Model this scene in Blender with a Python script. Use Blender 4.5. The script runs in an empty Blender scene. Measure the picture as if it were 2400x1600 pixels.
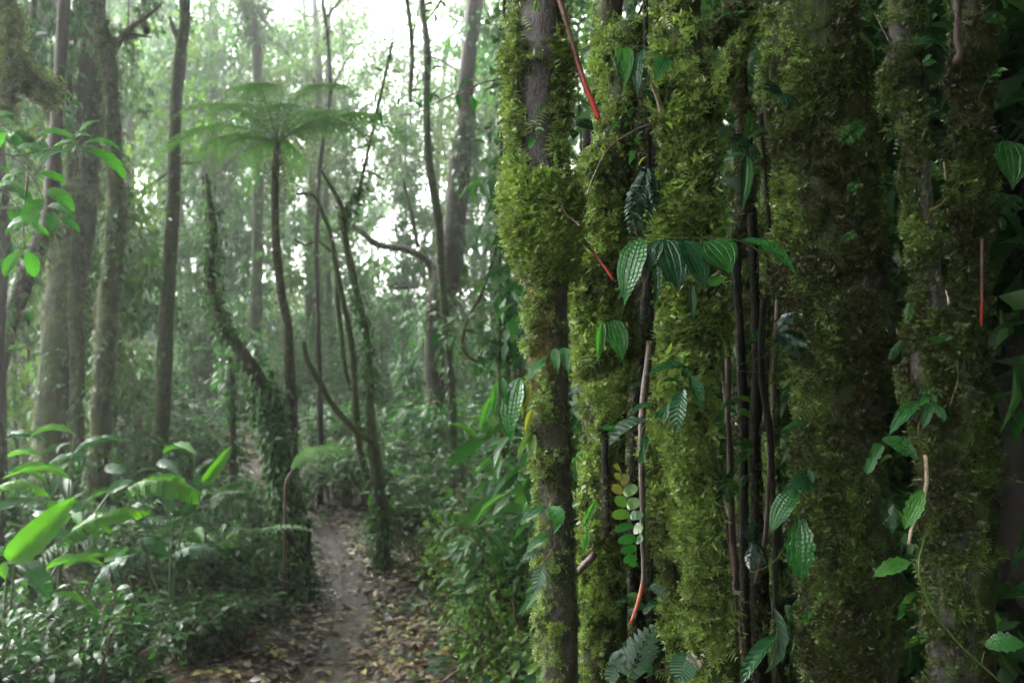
import bpy, math, random
import numpy as np
from mathutils import Vector, Matrix

random.seed(7)
rng = np.random.default_rng(7)
scn = bpy.context.scene
COL = scn.collection

# ------------------------------------------------------------------ camera
CAM_Z = 2.0
FPX = 2133.0                         # focal length in photograph pixels (32 mm on 36 mm, 2400 px wide)
cam = bpy.data.cameras.new("camera")
cam.lens = 32.0
cam.sensor_width = 36.0
cam.clip_start = 0.05
cam.clip_end = 500.0
cam.dof.use_dof = True
cam.dof.focus_distance = 2.05
cam.dof.aperture_fstop = 4.8
camo = bpy.data.objects.new("camera", cam)
camo.location = (0, 0, CAM_Z)
camo.rotation_euler = (math.radians(90), 0, 0)
COL.objects.link(camo)
scn.camera = camo

# ------------------------------------------------------------------ sky, sun, exposure
SUN_EL, SUN_AZ = math.radians(42), math.radians(-58)     # azimuth from +Y towards +X
world = bpy.data.worlds.new("World")
scn.world = world
world.use_nodes = True
wn, wl = world.node_tree.nodes, world.node_tree.links
wn.clear()
w_out = wn.new("ShaderNodeOutputWorld")
w_bg = wn.new("ShaderNodeBackground")
w_sky = wn.new("ShaderNodeTexSky")
w_sky.sky_type = 'NISHITA'
w_sky.sun_disc = False
w_sky.sun_elevation = SUN_EL
w_sky.sun_rotation = SUN_AZ
w_sky.dust_density = 4.0
w_sky.ozone_density = 0.6
w_hs = wn.new("ShaderNodeHueSaturation")
w_hs.inputs["Saturation"].default_value = 0.10            # white overcast
wl.new(w_sky.outputs[0], w_hs.inputs["Color"])
wl.new(w_hs.outputs[0], w_bg.inputs[0])
w_bg.inputs[1].default_value = 0.15
wl.new(w_bg.outputs[0], w_out.inputs[0])

sun = bpy.data.lights.new("sun", 'SUN')
sun.energy = 1.5
sun.angle = math.radians(40)
sun.color = (1.0, 0.98, 0.94)
suno = bpy.data.objects.new("sun", sun)
sd = Vector((math.sin(SUN_AZ) * math.cos(SUN_EL), math.cos(SUN_AZ) * math.cos(SUN_EL), math.sin(SUN_EL)))
suno.rotation_euler = sd.to_track_quat('Z', 'Y').to_euler()
suno.location = sd * 40
COL.objects.link(suno)

scn.view_settings.view_transform = 'Standard'
scn.view_settings.look = 'None'
scn.view_settings.gamma = 1.0
scn.view_settings.use_curve_mapping = False
scn.view_settings.exposure = 3.65
scn.render.engine = 'CYCLES'
cy = scn.cycles
cy.max_bounces = 6
cy.diffuse_bounces = 3
cy.glossy_bounces = 2
cy.transmission_bounces = 3
cy.volume_bounces = 1
cy.transparent_max_bounces = 4
cy.sample_clamp_indirect = 4.0
cy.use_denoising = True
cy.use_adaptive_sampling = True
cy.adaptive_threshold = 0.02
HAZE_DENSITY = 0.0075

# ------------------------------------------------------------------ small maths
def P(px, py, Y):
    """photograph pixel + real distance -> point in the place"""
    return np.array([(px - 1200.0) / FPX * Y, Y, CAM_Z - (py - 800.0) / FPX * Y])

def nrmz(a):
    return a / np.maximum(np.linalg.norm(a, axis=-1, keepdims=True), 1e-9)

def _hash(i, j, k, s):
    h = np.sin(i * 127.1 + j * 311.7 + k * 74.7 + s * 53.3) * 43758.5453
    return h - np.floor(h)

def vnoise(p, freq=1.0, seed=0):
    p = np.asarray(p, float) * freq
    f = np.floor(p)
    t = p - f
    t = t * t * (3 - 2 * t)
    i, j, k = f[..., 0], f[..., 1], f[..., 2]
    def L(a, b, w): return a + (b - a) * w
    x0 = L(L(_hash(i, j, k, seed), _hash(i + 1, j, k, seed), t[..., 0]), L(_hash(i, j + 1, k, seed), _hash(i + 1, j + 1, k, seed), t[..., 0]), t[..., 1])
    x1 = L(L(_hash(i, j, k + 1, seed), _hash(i + 1, j, k + 1, seed), t[..., 0]), L(_hash(i, j + 1, k + 1, seed), _hash(i + 1, j + 1, k + 1, seed), t[..., 0]), t[..., 1])
    return L(x0, x1, t[..., 2])

def sstep(a, b, x):
    t = np.clip((x - a) / (b - a), 0, 1)
    return t * t * (3 - 2 * t)

# path centre line (x, y) and half width
PATH = np.array([(-0.1, -4.0), (-0.35, -1.0), (-0.7, 1.5), (-1.0, 3.5), (-1.13, 5.3), (-1.18, 6.7), (-1.48, 7.9), (-1.93, 9.3), (-2.35, 10.4), (-3.3, 11.8)])
def catmull(pts, n_per):
    pts = np.asarray(pts, float)
    p = np.vstack([2 * pts[0] - pts[1], pts, 2 * pts[-1] - pts[-2]])
    out = []
    for i in range(1, len(p) - 2):
        t = np.linspace(0, 1, n_per, endpoint=False)[:, None]
        a, b, c, d = p[i - 1], p[i], p[i + 1], p[i + 2]
        out.append(0.5 * (2 * b + (c - a) * t + (2 * a - 5 * b + 4 * c - d) * t ** 2 + (3 * b - a - 3 * c + d) * t ** 3))
    out.append(p[-2][None])
    return np.vstack(out)
PATHC = catmull(PATH, 22)

def path_dist(x, y):
    x = np.asarray(x, float); y = np.asarray(y, float)
    d = np.full(x.shape, 1e9)
    for i in range(len(PATHC) - 1):
        a, b = PATHC[i], PATHC[i + 1]
        ab = b - a
        t = np.clip(((x - a[0]) * ab[0] + (y - a[1]) * ab[1]) / (ab @ ab), 0, 1)
        d = np.minimum(d, np.hypot(x - a[0] - t * ab[0], y - a[1] - t * ab[1]))
    return d

def ground_smooth(x, y):
    x = np.asarray(x, float); y = np.asarray(y, float)
    z = 0.45 * sstep(9.0, 13.0, y) + 0.06 * np.maximum(y - 13, 0)
    z = z + 0.10 * sstep(0.6, 4.0, np.abs(x + 1.2)) + 0.05 * np.maximum(np.abs(x + 1.2) - 3.0, 0)
    return z

def ground(x, y):
    x = np.asarray(x, float); y = np.asarray(y, float)
    p = np.stack([x, y, np.zeros_like(x)], -1)
    d = path_dist(x, y)
    w = sstep(0.12, 0.5, d)
    z = ground_smooth(x, y) + w * ((vnoise(p, 0.9, 3) - 0.5) * 0.16 + (vnoise(p, 3.1, 4) - 0.5) * 0.06 + 0.03)
    return z - 0.05 * (1 - sstep(0.05, 0.2, d))

# ------------------------------------------------------------------ mesh + object helpers
def mesh_np(name, V, faces, mat=None, rnd=None, uv=None, smooth=True):
    """faces: list of (n,k) index arrays; rnd: per-vertex float; uv: per-vertex (n,2)"""
    me = bpy.data.meshes.new(name)
    V = np.asarray(V, np.float32)
    faces = [np.asarray(f, np.int32) for f in faces if len(f)]
    me.vertices.add(len(V))
    me.vertices.foreach_set("co", V.ravel())
    lv = np.concatenate([f.ravel() for f in faces])
    cnt = np.concatenate([np.full(len(f), f.shape[1], np.int32) for f in faces])
    st = np.concatenate([[0], np.cumsum(cnt)[:-1]]).astype(np.int32)
    me.loops.add(len(lv))
    me.loops.foreach_set("vertex_index", lv)
    me.polygons.add(len(cnt))
    me.polygons.foreach_set("loop_start", st)
    me.polygons.foreach_set("loop_total", cnt)
    me.polygons.foreach_set("use_smooth", np.full(len(cnt), smooth, bool))
    if rnd is not None:
        a = me.attributes.new("rnd", 'FLOAT', 'POINT')
        a.data.foreach_set("value", np.asarray(rnd, np.float32))
    if uv is not None:
        u = me.uv_layers.new(name="UVMap")
        u.data.foreach_set("uv", np.asarray(uv, np.float32)[lv].ravel())
    me.update(calc_edges=True)
    if mat is not None:
        me.materials.append(mat)
    return me

def tagp(o, label=None, cat=None, group=None, kind=None):
    if label: o["label"] = label
    if cat: o["category"] = cat
    if group: o["group"] = group
    if kind: o["kind"] = kind
    return o

def thing(name, label, cat, loc, group=None):
    o = bpy.data.objects.new(name, None)
    o.empty_display_size = 0.1
    o.location = Vector([float(c) for c in loc])
    COL.objects.link(o)
    return tagp(o, label, cat, group)

def wloc(o):
    v = Vector((0, 0, 0))
    while o is not None:
        v = v + o.location
        o = o.parent
    return v

def part(name, me, parent=None, kind=None, label=None, M=None):
    """mesh given in world coordinates (or in local ones with the matrix M) as a child of parent"""
    o = bpy.data.objects.new(name, me)
    COL.objects.link(o)
    M = M or Matrix.Identity(4)
    if parent is not None:
        o.parent = parent
        M = Matrix.Translation(-wloc(parent)) @ M
    o.matrix_basis = M
    return tagp(o, label, None, None, kind)

# ------------------------------------------------------------------ materials
def new_mat(name):
    m = bpy.data.materials.new(name)
    m.use_nodes = True
    nt = m.node_tree
    nt.nodes.clear()
    out = nt.nodes.new("ShaderNodeOutputMaterial")
    return m, nt, out

def nd(nt, typ, ins=None, **props):
    n = nt.nodes.new(typ)
    for k, v in props.items(): setattr(n, k, v)
    for k, v in (ins or {}).items():
        s = n.inputs[k]
        if hasattr(v, "is_linked"): nt.links.new(v, s)
        else: s.default_value = v
    return n

def mixc(nt, a, b, f):
    n = nt.nodes.new("ShaderNodeMix"); n.data_type = 'RGBA'
    for s, v in ((n.inputs[0], f), (n.inputs[6], a), (n.inputs[7], b)):
        if hasattr(v, "is_linked"): nt.links.new(v, s)
        else: s.default_value = v if not isinstance(v, tuple) else (*v, 1.0)[:4]
    return n.outputs[2]

def math_(nt, op, a, b=0.0, clamp=False):
    n = nt.nodes.new("ShaderNodeMath"); n.operation = op; n.use_clamp = clamp
    for s, v in ((n.inputs[0], a), (n.inputs[1], b)):
        if hasattr(v, "is_linked"): nt.links.new(v, s)
        else: s.default_value = v
    return n.outputs[0]

def ramp(nt, fac, stops):
    n = nt.nodes.new("ShaderNodeValToRGB")
    e = n.color_ramp.elements
    while len(e) < len(stops): e.new(0.5)
    for el, (p, c) in zip(e, stops):
        el.position = p; el.color = (*c, 1.0)
    nt.links.new(fac, n.inputs[0])
    return n.outputs[0]

def leafy(nt, out, color, trans_gain, rough, trans, normal=None, spec=0.5):
    b = nd(nt, "ShaderNodeBsdfPrincipled", {"Roughness": rough, "Specular IOR Level": spec})
    nt.links.new(color, b.inputs["Base Color"])
    t = nd(nt, "ShaderNodeBsdfTranslucent")
    tc = nd(nt, "ShaderNodeMix", data_type='RGBA', blend_type='MULTIPLY')
    tc.inputs[0].default_value = 1.0
    nt.links.new(color, tc.inputs[6]); tc.inputs[7].default_value = (*trans_gain, 1)
    nt.links.new(tc.outputs[2], t.inputs["Color"])
    if normal is not None:
        nt.links.new(normal, b.inputs["Normal"])
    mx = nd(nt, "ShaderNodeMixShader", {0: trans})
    nt.links.new(b.outputs[0], mx.inputs[1]); nt.links.new(t.outputs[0], mx.inputs[2])
    nt.links.new(mx.outputs[0], out.inputs[0])

def foliage_mat(name, stops, rough=0.35, trans=0.35, spec=0.5, gain=(1.45, 1.7, 0.85)):
    """colour chosen leaf by leaf through the rnd attribute"""
    m, nt, out = new_mat(name)
    at = nd(nt, "ShaderNodeAttribute", attribute_name="rnd")
    geo = nd(nt, "ShaderNodeNewGeometry")
    ns = nd(nt, "ShaderNodeTexNoise", {"Scale": 0.9, "Detail": 2.0})
    nt.links.new(geo.outputs["Position"], ns.inputs["Vector"])
    f = math_(nt, 'ADD', at.outputs["Fac"], math_(nt, 'MULTIPLY', math_(nt, 'SUBTRACT', ns.outputs["Fac"], 0.5), 0.5), True)
    leafy(nt, out, ramp(nt, f, stops), gain, rough, trans, None, spec)
    return m

def moss_mat(name, stops, freq=14.0, rough=0.4):
    m, nt, out = new_mat(name)
    at = nd(nt, "ShaderNodeAttribute", attribute_name="rnd")
    geo = nd(nt, "ShaderNodeNewGeometry")
    ns = nd(nt, "ShaderNodeTexNoise", {"Scale": freq, "Detail": 3.0})
    nt.links.new(geo.outputs["Position"], ns.inputs["Vector"])
    nb = nd(nt, "ShaderNodeTexNoise", {"Scale": freq * .28, "Detail": 2.0})
    nt.links.new(geo.outputs["Position"], nb.inputs["Vector"])
    mix = math_(nt, 'ADD', math_(nt, 'MULTIPLY', ns.outputs["Fac"], 0.45), math_(nt, 'MULTIPLY', nb.outputs["Fac"], 1.15))
    f = math_(nt, 'ADD', math_(nt, 'MULTIPLY', at.outputs["Fac"], 0.55), math_(nt, 'MULTIPLY', math_(nt, 'SUBTRACT', mix, 0.55), 1.0), True)
    leafy(nt, out, ramp(nt, f, stops), (1.4, 1.6, 0.7), rough, 0.4, None, 0.5)
    return m

def bark_mat(name, dark, light, green, green_amt, scale=22.0, rough=0.55, stretch=0.25):
    m, nt, out = new_mat(name)
    tc = nd(nt, "ShaderNodeNewGeometry")
    mp = nd(nt, "ShaderNodeMapping", {"Scale": (scale, scale, scale * stretch)})
    nt.links.new(tc.outputs["Position"], mp.inputs["Vector"])
    n1 = nd(nt, "ShaderNodeTexNoise", {"Scale": 1.0, "Detail": 8.0, "Roughness": 0.65})
    nt.links.new(mp.outputs[0], n1.inputs["Vector"])
    n2 = nd(nt, "ShaderNodeTexNoise", {"Scale": scale * 0.35, "Detail": 5.0, "Roughness": 0.7})
    nt.links.new(tc.outputs["Position"], n2.inputs["Vector"])
    n3 = nd(nt, "ShaderNodeTexNoise", {"Scale": scale * 8, "Detail": 4.0})
    nt.links.new(tc.outputs["Position"], n3.inputs["Vector"])
    c = mixc(nt, dark, light, ramp(nt, n1.outputs["Fac"], [(0.38, (0, 0, 0)), (0.68, (1, 1, 1))]))
    gm = ramp(nt, n2.outputs["Fac"], [(0.62 - 0.3 * green_amt, (0, 0, 0)), (0.74 - 0.3 * green_amt, (1, 1, 1))])
    c = mixc(nt, c, green, gm)
    h = math_(nt, 'ADD', n1.outputs["Fac"], math_(nt, 'MULTIPLY', n3.outputs["Fac"], 0.35))
    bp = nd(nt, "ShaderNodeBump", {"Strength": 0.7, "Distance": 0.4 / scale})
    nt.links.new(h, bp.inputs["Height"])
    b = nd(nt, "ShaderNodeBsdfPrincipled", {"Roughness": rough, "Specular IOR Level": 0.5 if rough < .5 else 0.2})
    nt.links.new(c, b.inputs["Base Color"]); nt.links.new(bp.outputs[0], b.inputs["Normal"])
    nt.links.new(b.outputs[0], out.inputs[0])
    return m

def blade_mat(name, col, col2, veins='arch', rough=0.28, trans=0.3, spot=None, ripple=26.0, gain=(1.5, 1.9, 0.7), bump=0.6, spec=0.5):
    """large leaves: ribs, quilting and blemishes along the leaf's own UV"""
    m, nt, out = new_mat(name)
    uv = nd(nt, "ShaderNodeUVMap", uv_map="UVMap")
    sx = nd(nt, "ShaderNodeSeparateXYZ"); nt.links.new(uv.outputs[0], sx.inputs[0])
    u = math_(nt, 'ABSOLUTE', math_(nt, 'MULTIPLY', math_(nt, 'SUBTRACT', sx.outputs[0], 0.5), 2.0))
    v = sx.outputs[1]
    oi = nd(nt, "ShaderNodeObjectInfo")
    def groove(x, c, w):       # 1 at x = c falling to 0 at distance w
        return math_(nt, 'SUBTRACT', 1.0, math_(nt, 'DIVIDE', math_(nt, 'ABSOLUTE', math_(nt, 'SUBTRACT', x, c)), w), True)
    mid = groove(u, 0.0, 0.07)
    if veins == 'arch':
        rib = math_(nt, 'MAXIMUM', math_(nt, 'MAXIMUM', mid, groove(u, 0.36, 0.07)), groove(u, 0.72, 0.06))
        wave = math_(nt, 'SINE', math_(nt, 'ADD', math_(nt, 'MULTIPLY', v, ripple * 3.6), math_(nt, 'MULTIPLY', u, 5.0)))
        wave = math_(nt, 'MULTIPLY', math_(nt, 'ADD', wave, 1.0), 0.12)
    else:
        w0 = math_(nt, 'SINE', math_(nt, 'MULTIPLY', math_(nt, 'SUBTRACT', v, math_(nt, 'MULTIPLY', u, 0.16)), ripple * 3.0))
        rib = math_(nt, 'MAXIMUM', mid, math_(nt, 'POWER', math_(nt, 'MULTIPLY', math_(nt, 'ADD', w0, 1.0), 0.5), 7.0))
        wave = math_(nt, 'MULTIPLY', math_(nt, 'ADD', w0, 1.0), -0.2)
    h = math_(nt, 'SUBTRACT', wave, math_(nt, 'MULTIPLY', rib, 0.9))
    geo = nd(nt, "ShaderNodeNewGeometry")
    ns = nd(nt, "ShaderNodeTexNoise", {"Scale": 24.0, "Detail": 4.0})
    nt.links.new(geo.outputs["Position"], ns.inputs["Vector"])
    f = math_(nt, 'ADD', math_(nt, 'MULTIPLY', ns.outputs["Fac"], 0.6), math_(nt, 'MULTIPLY', oi.outputs["Random"], 0.45), True)
    c = mixc(nt, col, col2, f)
    c = mixc(nt, c, tuple(min(1, x * 1.5 + 0.012) for x in col2), math_(nt, 'MULTIPLY', rib, 0.25))
    if spot:
        n4 = nd(nt, "ShaderNodeTexNoise", {"Scale": 30.0, "Detail": 5.0, "Roughness": 0.7})
        nt.links.new(geo.outputs["Position"], n4.inputs["Vector"])
        c = mixc(nt, c, spot, ramp(nt, n4.outputs["Fac"], [(0.60, (0, 0, 0)), (0.66, (1, 1, 1))]))
    bp = nd(nt, "ShaderNodeBump", {"Strength": bump, "Distance": 0.004})
    nt.links.new(h, bp.inputs["Height"])
    rn = math_(nt, 'ADD', rough - 0.08, math_(nt, 'MULTIPLY', ns.outputs["Fac"], 0.2))
    leafy(nt, out, c, gain, 0.3, trans, bp.outputs[0], spec)
    for n in nt.nodes:
        if n.type == 'BSDF_PRINCIPLED': nt.links.new(rn, n.inputs["Roughness"])
    return m

def plain_mat(name, c1, c2, rough=0.4, scale=60.0, gradient=None):
    m, nt, out = new_mat(name)
    geo = nd(nt, "ShaderNodeNewGeometry")
    ns = nd(nt, "ShaderNodeTexNoise", {"Scale": scale, "Detail": 5.0, "Roughness": 0.65})
    nt.links.new(geo.outputs["Position"], ns.inputs["Vector"])
    c = mixc(nt, c1, c2, ramp(nt, ns.outputs["Fac"], [(0.35, (0, 0, 0)), (0.65, (1, 1, 1))]))
    if gradient:                                     # (colour, position along the piece, width)
        uv = nd(nt, "ShaderNodeUVMap", uv_map="UVMap")
        sx = nd(nt, "ShaderNodeSeparateXYZ"); nt.links.new(uv.outputs[0], sx.inputs[0])
        g = math_(nt, 'ADD', sx.outputs[1], math_(nt, 'MULTIPLY', math_(nt, 'SUBTRACT', ns.outputs["Fac"], 0.5), gradient[2]))
        c = mixc(nt, c, gradient[0], ramp(nt, g, [(max(0, gradient[1] - gradient[2] * .5), (0, 0, 0)), (min(1, gradient[1] + gradient[2] * .5), (1, 1, 1))]))
    bp = nd(nt, "ShaderNodeBump", {"Strength": 0.5, "Distance": 0.003}); nt.links.new(ns.outputs["Fac"], bp.inputs["Height"])
    b = nd(nt, "ShaderNodeBsdfPrincipled", {"Roughness": rough})
    nt.links.new(c, b.inputs["Base Color"]); nt.links.new(bp.outputs[0], b.inputs["Normal"])
    nt.links.new(b.outputs[0], out.inputs[0])
    return m

# ground materials
def ground_mat(name, mud):
    m, nt, out = new_mat(name)
    geo = nd(nt, "ShaderNodeNewGeometry")
    n1 = nd(nt, "ShaderNodeTexNoise", {"Scale": 2.2, "Detail": 6.0, "Roughness": 0.7})
    n2 = nd(nt, "ShaderNodeTexNoise", {"Scale": 28.0, "Detail": 6.0, "Roughness": 0.7})
    n3 = nd(nt, "ShaderNodeTexVoronoi", {"Scale": 40.0})
    for n in (n1, n2, n3): nt.links.new(geo.outputs["Position"], n.inputs["Vector"])
    if mud:
        c = mixc(nt, (0.020, 0.013, 0.008), (0.056, 0.038, 0.025), ramp(nt, n2.outputs["Fac"], [(0.35, (0, 0, 0)), (0.7, (1, 1, 1))]))
        c = mixc(nt, c, (0.068, 0.047, 0.031), ramp(nt, n1.outputs["Fac"], [(0.5, (0, 0, 0)), (0.75, (1, 1, 1))]))
        r, st = 0.5, 1.0
    else:
        c = mixc(nt, (0.014, 0.010, 0.007), (0.042, 0.027, 0.016), ramp(nt, n2.outputs["Fac"], [(0.35, (0, 0, 0)), (0.7, (1, 1, 1))]))
        c = mixc(nt, c, (0.022, 0.036, 0.012), ramp(nt, n1.outputs["Fac"], [(0.5, (0, 0, 0)), (0.7, (1, 1, 1))]))
        r, st = 0.75, 0.9
    h = math_(nt, 'ADD', n2.outputs["Fac"], math_(nt, 'MULTIPLY', n3.outputs["Distance"], 0.5))
    bp = nd(nt, "ShaderNodeBump", {"Strength": st, "Distance": 0.02}); nt.links.new(h, bp.inputs["Height"])
    b = nd(nt, "ShaderNodeBsdfPrincipled", {"Roughness": r})
    nt.links.new(c, b.inputs["Base Color"]); nt.links.new(bp.outputs[0], b.inputs["Normal"])
    nt.links.new(b.outputs[0], out.inputs[0])
    return m

M_GROUND = ground_mat("forest_soil", False)
M_MUD = ground_mat("trodden_mud", True)
M_BARK = bark_mat("wet_bark", (0.014, 0.010, 0.009), (0.058, 0.042, 0.041), (0.030, 0.045, 0.010), 0.25, 30.0, 0.42)
M_BARK_MOSS = bark_mat("moss_stained_bark", (0.016, 0.011, 0.007), (0.050, 0.036, 0.020), (0.030, 0.045, 0.008), 0.75, 30.0, 0.6)
M_BARK_FAR = bark_mat("forest_bark", (0.012, 0.009, 0.005), (0.032, 0.025, 0.011), (0.024, 0.038, 0.008), 0.8, 14.0, 0.8)
M_BARK_DARK = bark_mat("dark_bark", (0.010, 0.007, 0.005), (0.030, 0.020, 0.014), (0.018, 0.028, 0.008), 0.4, 22.0, 0.7)
M_BARK_SHADE_BLACK = bark_mat("shade_black_bark", (0.006, 0.005, 0.004), (0.014, 0.010, 0.008), (0.010, 0.014, 0.005), 0.3, 22.0, 0.8)  # near-black bark; shade of the right edge and gaps put into the colour
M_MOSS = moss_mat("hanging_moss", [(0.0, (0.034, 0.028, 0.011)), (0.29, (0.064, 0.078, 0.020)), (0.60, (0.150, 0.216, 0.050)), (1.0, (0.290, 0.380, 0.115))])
M_MOSS_DARK = moss_mat("brown_shade_moss", [(0.0, (0.026, 0.018, 0.009)), (0.38, (0.042, 0.037, 0.012)), (0.68, (0.064, 0.096, 0.021)), (1.0, (0.195, 0.275, 0.066))])  # darker moss; shade on the right-hand trunks partly put into its colour
M_MOSS_BROWN = moss_mat("dry_moss", [(0.0, (0.075, 0.050, 0.022)), (0.5, (0.160, 0.125, 0.045)), (1.0, (0.22, 0.21, 0.055))])
M_MOSS_FAR = moss_mat("trunk_moss", [(0.0, (0.050, 0.036, 0.012)), (0.4, (0.060, 0.070, 0.014)), (1.0, (0.120, 0.160, 0.030))], 5.0)
G1 = [(0.0, (0.010, 0.034, 0.012)), (0.45, (0.020, 0.070, 0.020)), (0.8, (0.040, 0.110, 0.022)), (1.0, (0.085, 0.160, 0.030))]
M_LEAF = foliage_mat("forest_leaves", G1, 0.45, 0.42, 0.25)
M_LEAF_COOL = foliage_mat("cool_leaves", [(0.0, (0.010, 0.038, 0.013)), (0.5, (0.022, 0.078, 0.022)), (1.0, (0.055, 0.130, 0.034))], 0.44, 0.4, 0.25)
M_LEAF_WARM = foliage_mat("warm_leaves", [(0.0, (0.022, 0.052, 0.010)), (0.5, (0.045, 0.100, 0.016)), (0.85, (0.090, 0.150, 0.024)), (1.0, (0.16, 0.13, 0.03))], 0.5, 0.45, 0.25)
M_IVY = foliage_mat("climber_leaves", [(0.0, (0.009, 0.036, 0.010)), (0.5, (0.018, 0.070, 0.014)), (1.0, (0.050, 0.125, 0.024))], 0.38, 0.38, 0.28)
M_LITTER = foliage_mat("leaf_litter", [(0.0, (0.030, 0.017, 0.008)), (0.5, (0.085, 0.048, 0.024)), (0.74, (0.15, 0.105, 0.045)), (0.86, (0.24, 0.22, 0.05)), (1.0, (0.12, 0.17, 0.035))], 0.4, 0.12)
M_FERN = foliage_mat("fern_fronds", [(0.0, (0.036, 0.115, 0.018)), (0.5, (0.060, 0.165, 0.026)), (1.0, (0.095, 0.20, 0.034))], 0.5, 0.6)
M_FERN_DARK = foliage_mat("dark_fern", [(0.0, (0.008, 0.036, 0.020)), (1.0, (0.016, 0.066, 0.034))], 0.25, 0.2, 0.6)
M_PEPPER = blade_mat("pepper_leaf", (0.013, 0.072, 0.015), (0.026, 0.112, 0.022), 'arch', 0.22, 0.25)
M_PEPPER_DARK = blade_mat("dark_pepper_leaf", (0.007, 0.038, 0.014), (0.012, 0.060, 0.020), 'arch', 0.25, 0.15, bump=0.4)
M_PEPPER_LIGHT = blade_mat("light_pepper_leaf", (0.035, 0.140, 0.020), (0.060, 0.190, 0.030), 'arch', 0.26, 0.35)
M_YELLOW = blade_mat("yellowing_leaf", (0.22, 0.22, 0.03), (0.30, 0.28, 0.05), 'arch', 0.3, 0.4, (0.12, 0.07, 0.02))
M_GLOSSY = blade_mat("glossy_leaf", (0.010, 0.050, 0.016), (0.020, 0.080, 0.026), 'pin', 0.16, 0.15, (0.05, 0.06, 0.05), 20.0, bump=0.4)
M_BUSH = blade_mat("bush_leaf", (0.016, 0.090, 0.012), (0.035, 0.140, 0.020), 'pin', 0.45, 0.55, None, 22.0, (1.7, 2.0, 0.5), 0.8, 0.25)
M_BUSH_DARK = blade_mat("dark_bush_leaf", (0.010, 0.062, 0.012), (0.018, 0.095, 0.016), 'pin', 0.4, 0.45, None, 22.0, bump=0.5, spec=0.3)
M_GINGER = blade_mat("ginger_leaf", (0.030, 0.120, 0.012), (0.050, 0.160, 0.018), 'pin', 0.45, 0.42, None, 60.0, (1.8, 1.9, 0.5), 0.35, 0.25)
M_GINGER_WET = blade_mat("wet_ginger_leaf", (0.014, 0.062, 0.022), (0.022, 0.090, 0.032), 'pin', 0.2, 0.2, None, 60.0, bump=0.5)
M_GINGER_SPOT = blade_mat("spotted_ginger_leaf", (0.030, 0.110, 0.012), (0.045, 0.140, 0.014), 'pin', 0.3, 0.45, (0.20, 0.13, 0.02), 60.0, (2.0, 2.2, 0.4), 0.35, 0.2)
M_BRONZE = blade_mat("bronze_leaflet", (0.11, 0.105, 0.025), (0.15, 0.135, 0.035), 'pin', 0.36, 0.3, None, 8.0, bump=0.15)
M_LIME = blade_mat("lime_leaflet", (0.055, 0.125, 0.018), (0.075, 0.15, 0.024), 'pin', 0.36, 0.3, None, 8.0, bump=0.15)
M_LEAFLET = blade_mat("green_leaflet", (0.015, 0.090, 0.016), (0.026, 0.120, 0.022), 'pin', 0.32, 0.3, None, 8.0, bump=0.15)
M_SILVER = blade_mat("silvery_leaf", (0.040, 0.085, 0.055), (0.075, 0.12, 0.085), 'pin', 0.28, 0.2, (0.10, 0.13, 0.11), 16.0, bump=0.6)
M_FALLEN_Y = blade_mat("fallen_yellow_leaf", (0.15, 0.135, 0.030), (0.24, 0.20, 0.05), 'pin', 0.4, 0.1, (0.10, 0.06, 0.02), 16.0, bump=0.4)
M_FALLEN_B = blade_mat("fallen_brown_leaf", (0.060, 0.035, 0.018), (0.14, 0.085, 0.040), 'pin', 0.4, 0.1, None, 16.0, bump=0.4)
M_FALLEN_G = blade_mat("fallen_green_leaf", (0.055, 0.11, 0.025), (0.10, 0.16, 0.035), 'pin', 0.35, 0.1, None, 16.0, bump=0.4)
M_STEM = plain_mat("green_stem", (0.035, 0.070, 0.016), (0.055, 0.100, 0.022), 0.4)
M_STEM_BROWN = plain_mat("brown_stem", (0.045, 0.026, 0.014), (0.085, 0.050, 0.028), 0.5)
M_STEM_ORANGE = plain_mat("orange_stem", (0.10, 0.045, 0.014), (0.07, 0.07, 0.016), 0.4)
M_TWIG_PALE = plain_mat("pale_twig", (0.16, 0.11, 0.075), (0.36, 0.28, 0.20), 0.6, 90.0)
M_ROOT_BROWN = plain_mat("brown_root", (0.030, 0.016, 0.012), (0.080, 0.042, 0.030), 0.45, 120.0)
M_ROOT_RED = plain_mat("red_tipped_root", (0.070, 0.026, 0.020), (0.16, 0.070, 0.052), 0.35, 130.0, ((0.36, 0.020, 0.009), 0.66, 0.4))
M_ROOT_ORANGE = plain_mat("orange_tipped_root", (0.026, 0.014, 0.010), (0.062, 0.032, 0.020), 0.45, 130.0, ((0.30, 0.050, 0.010), 0.80, 0.08))

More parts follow.
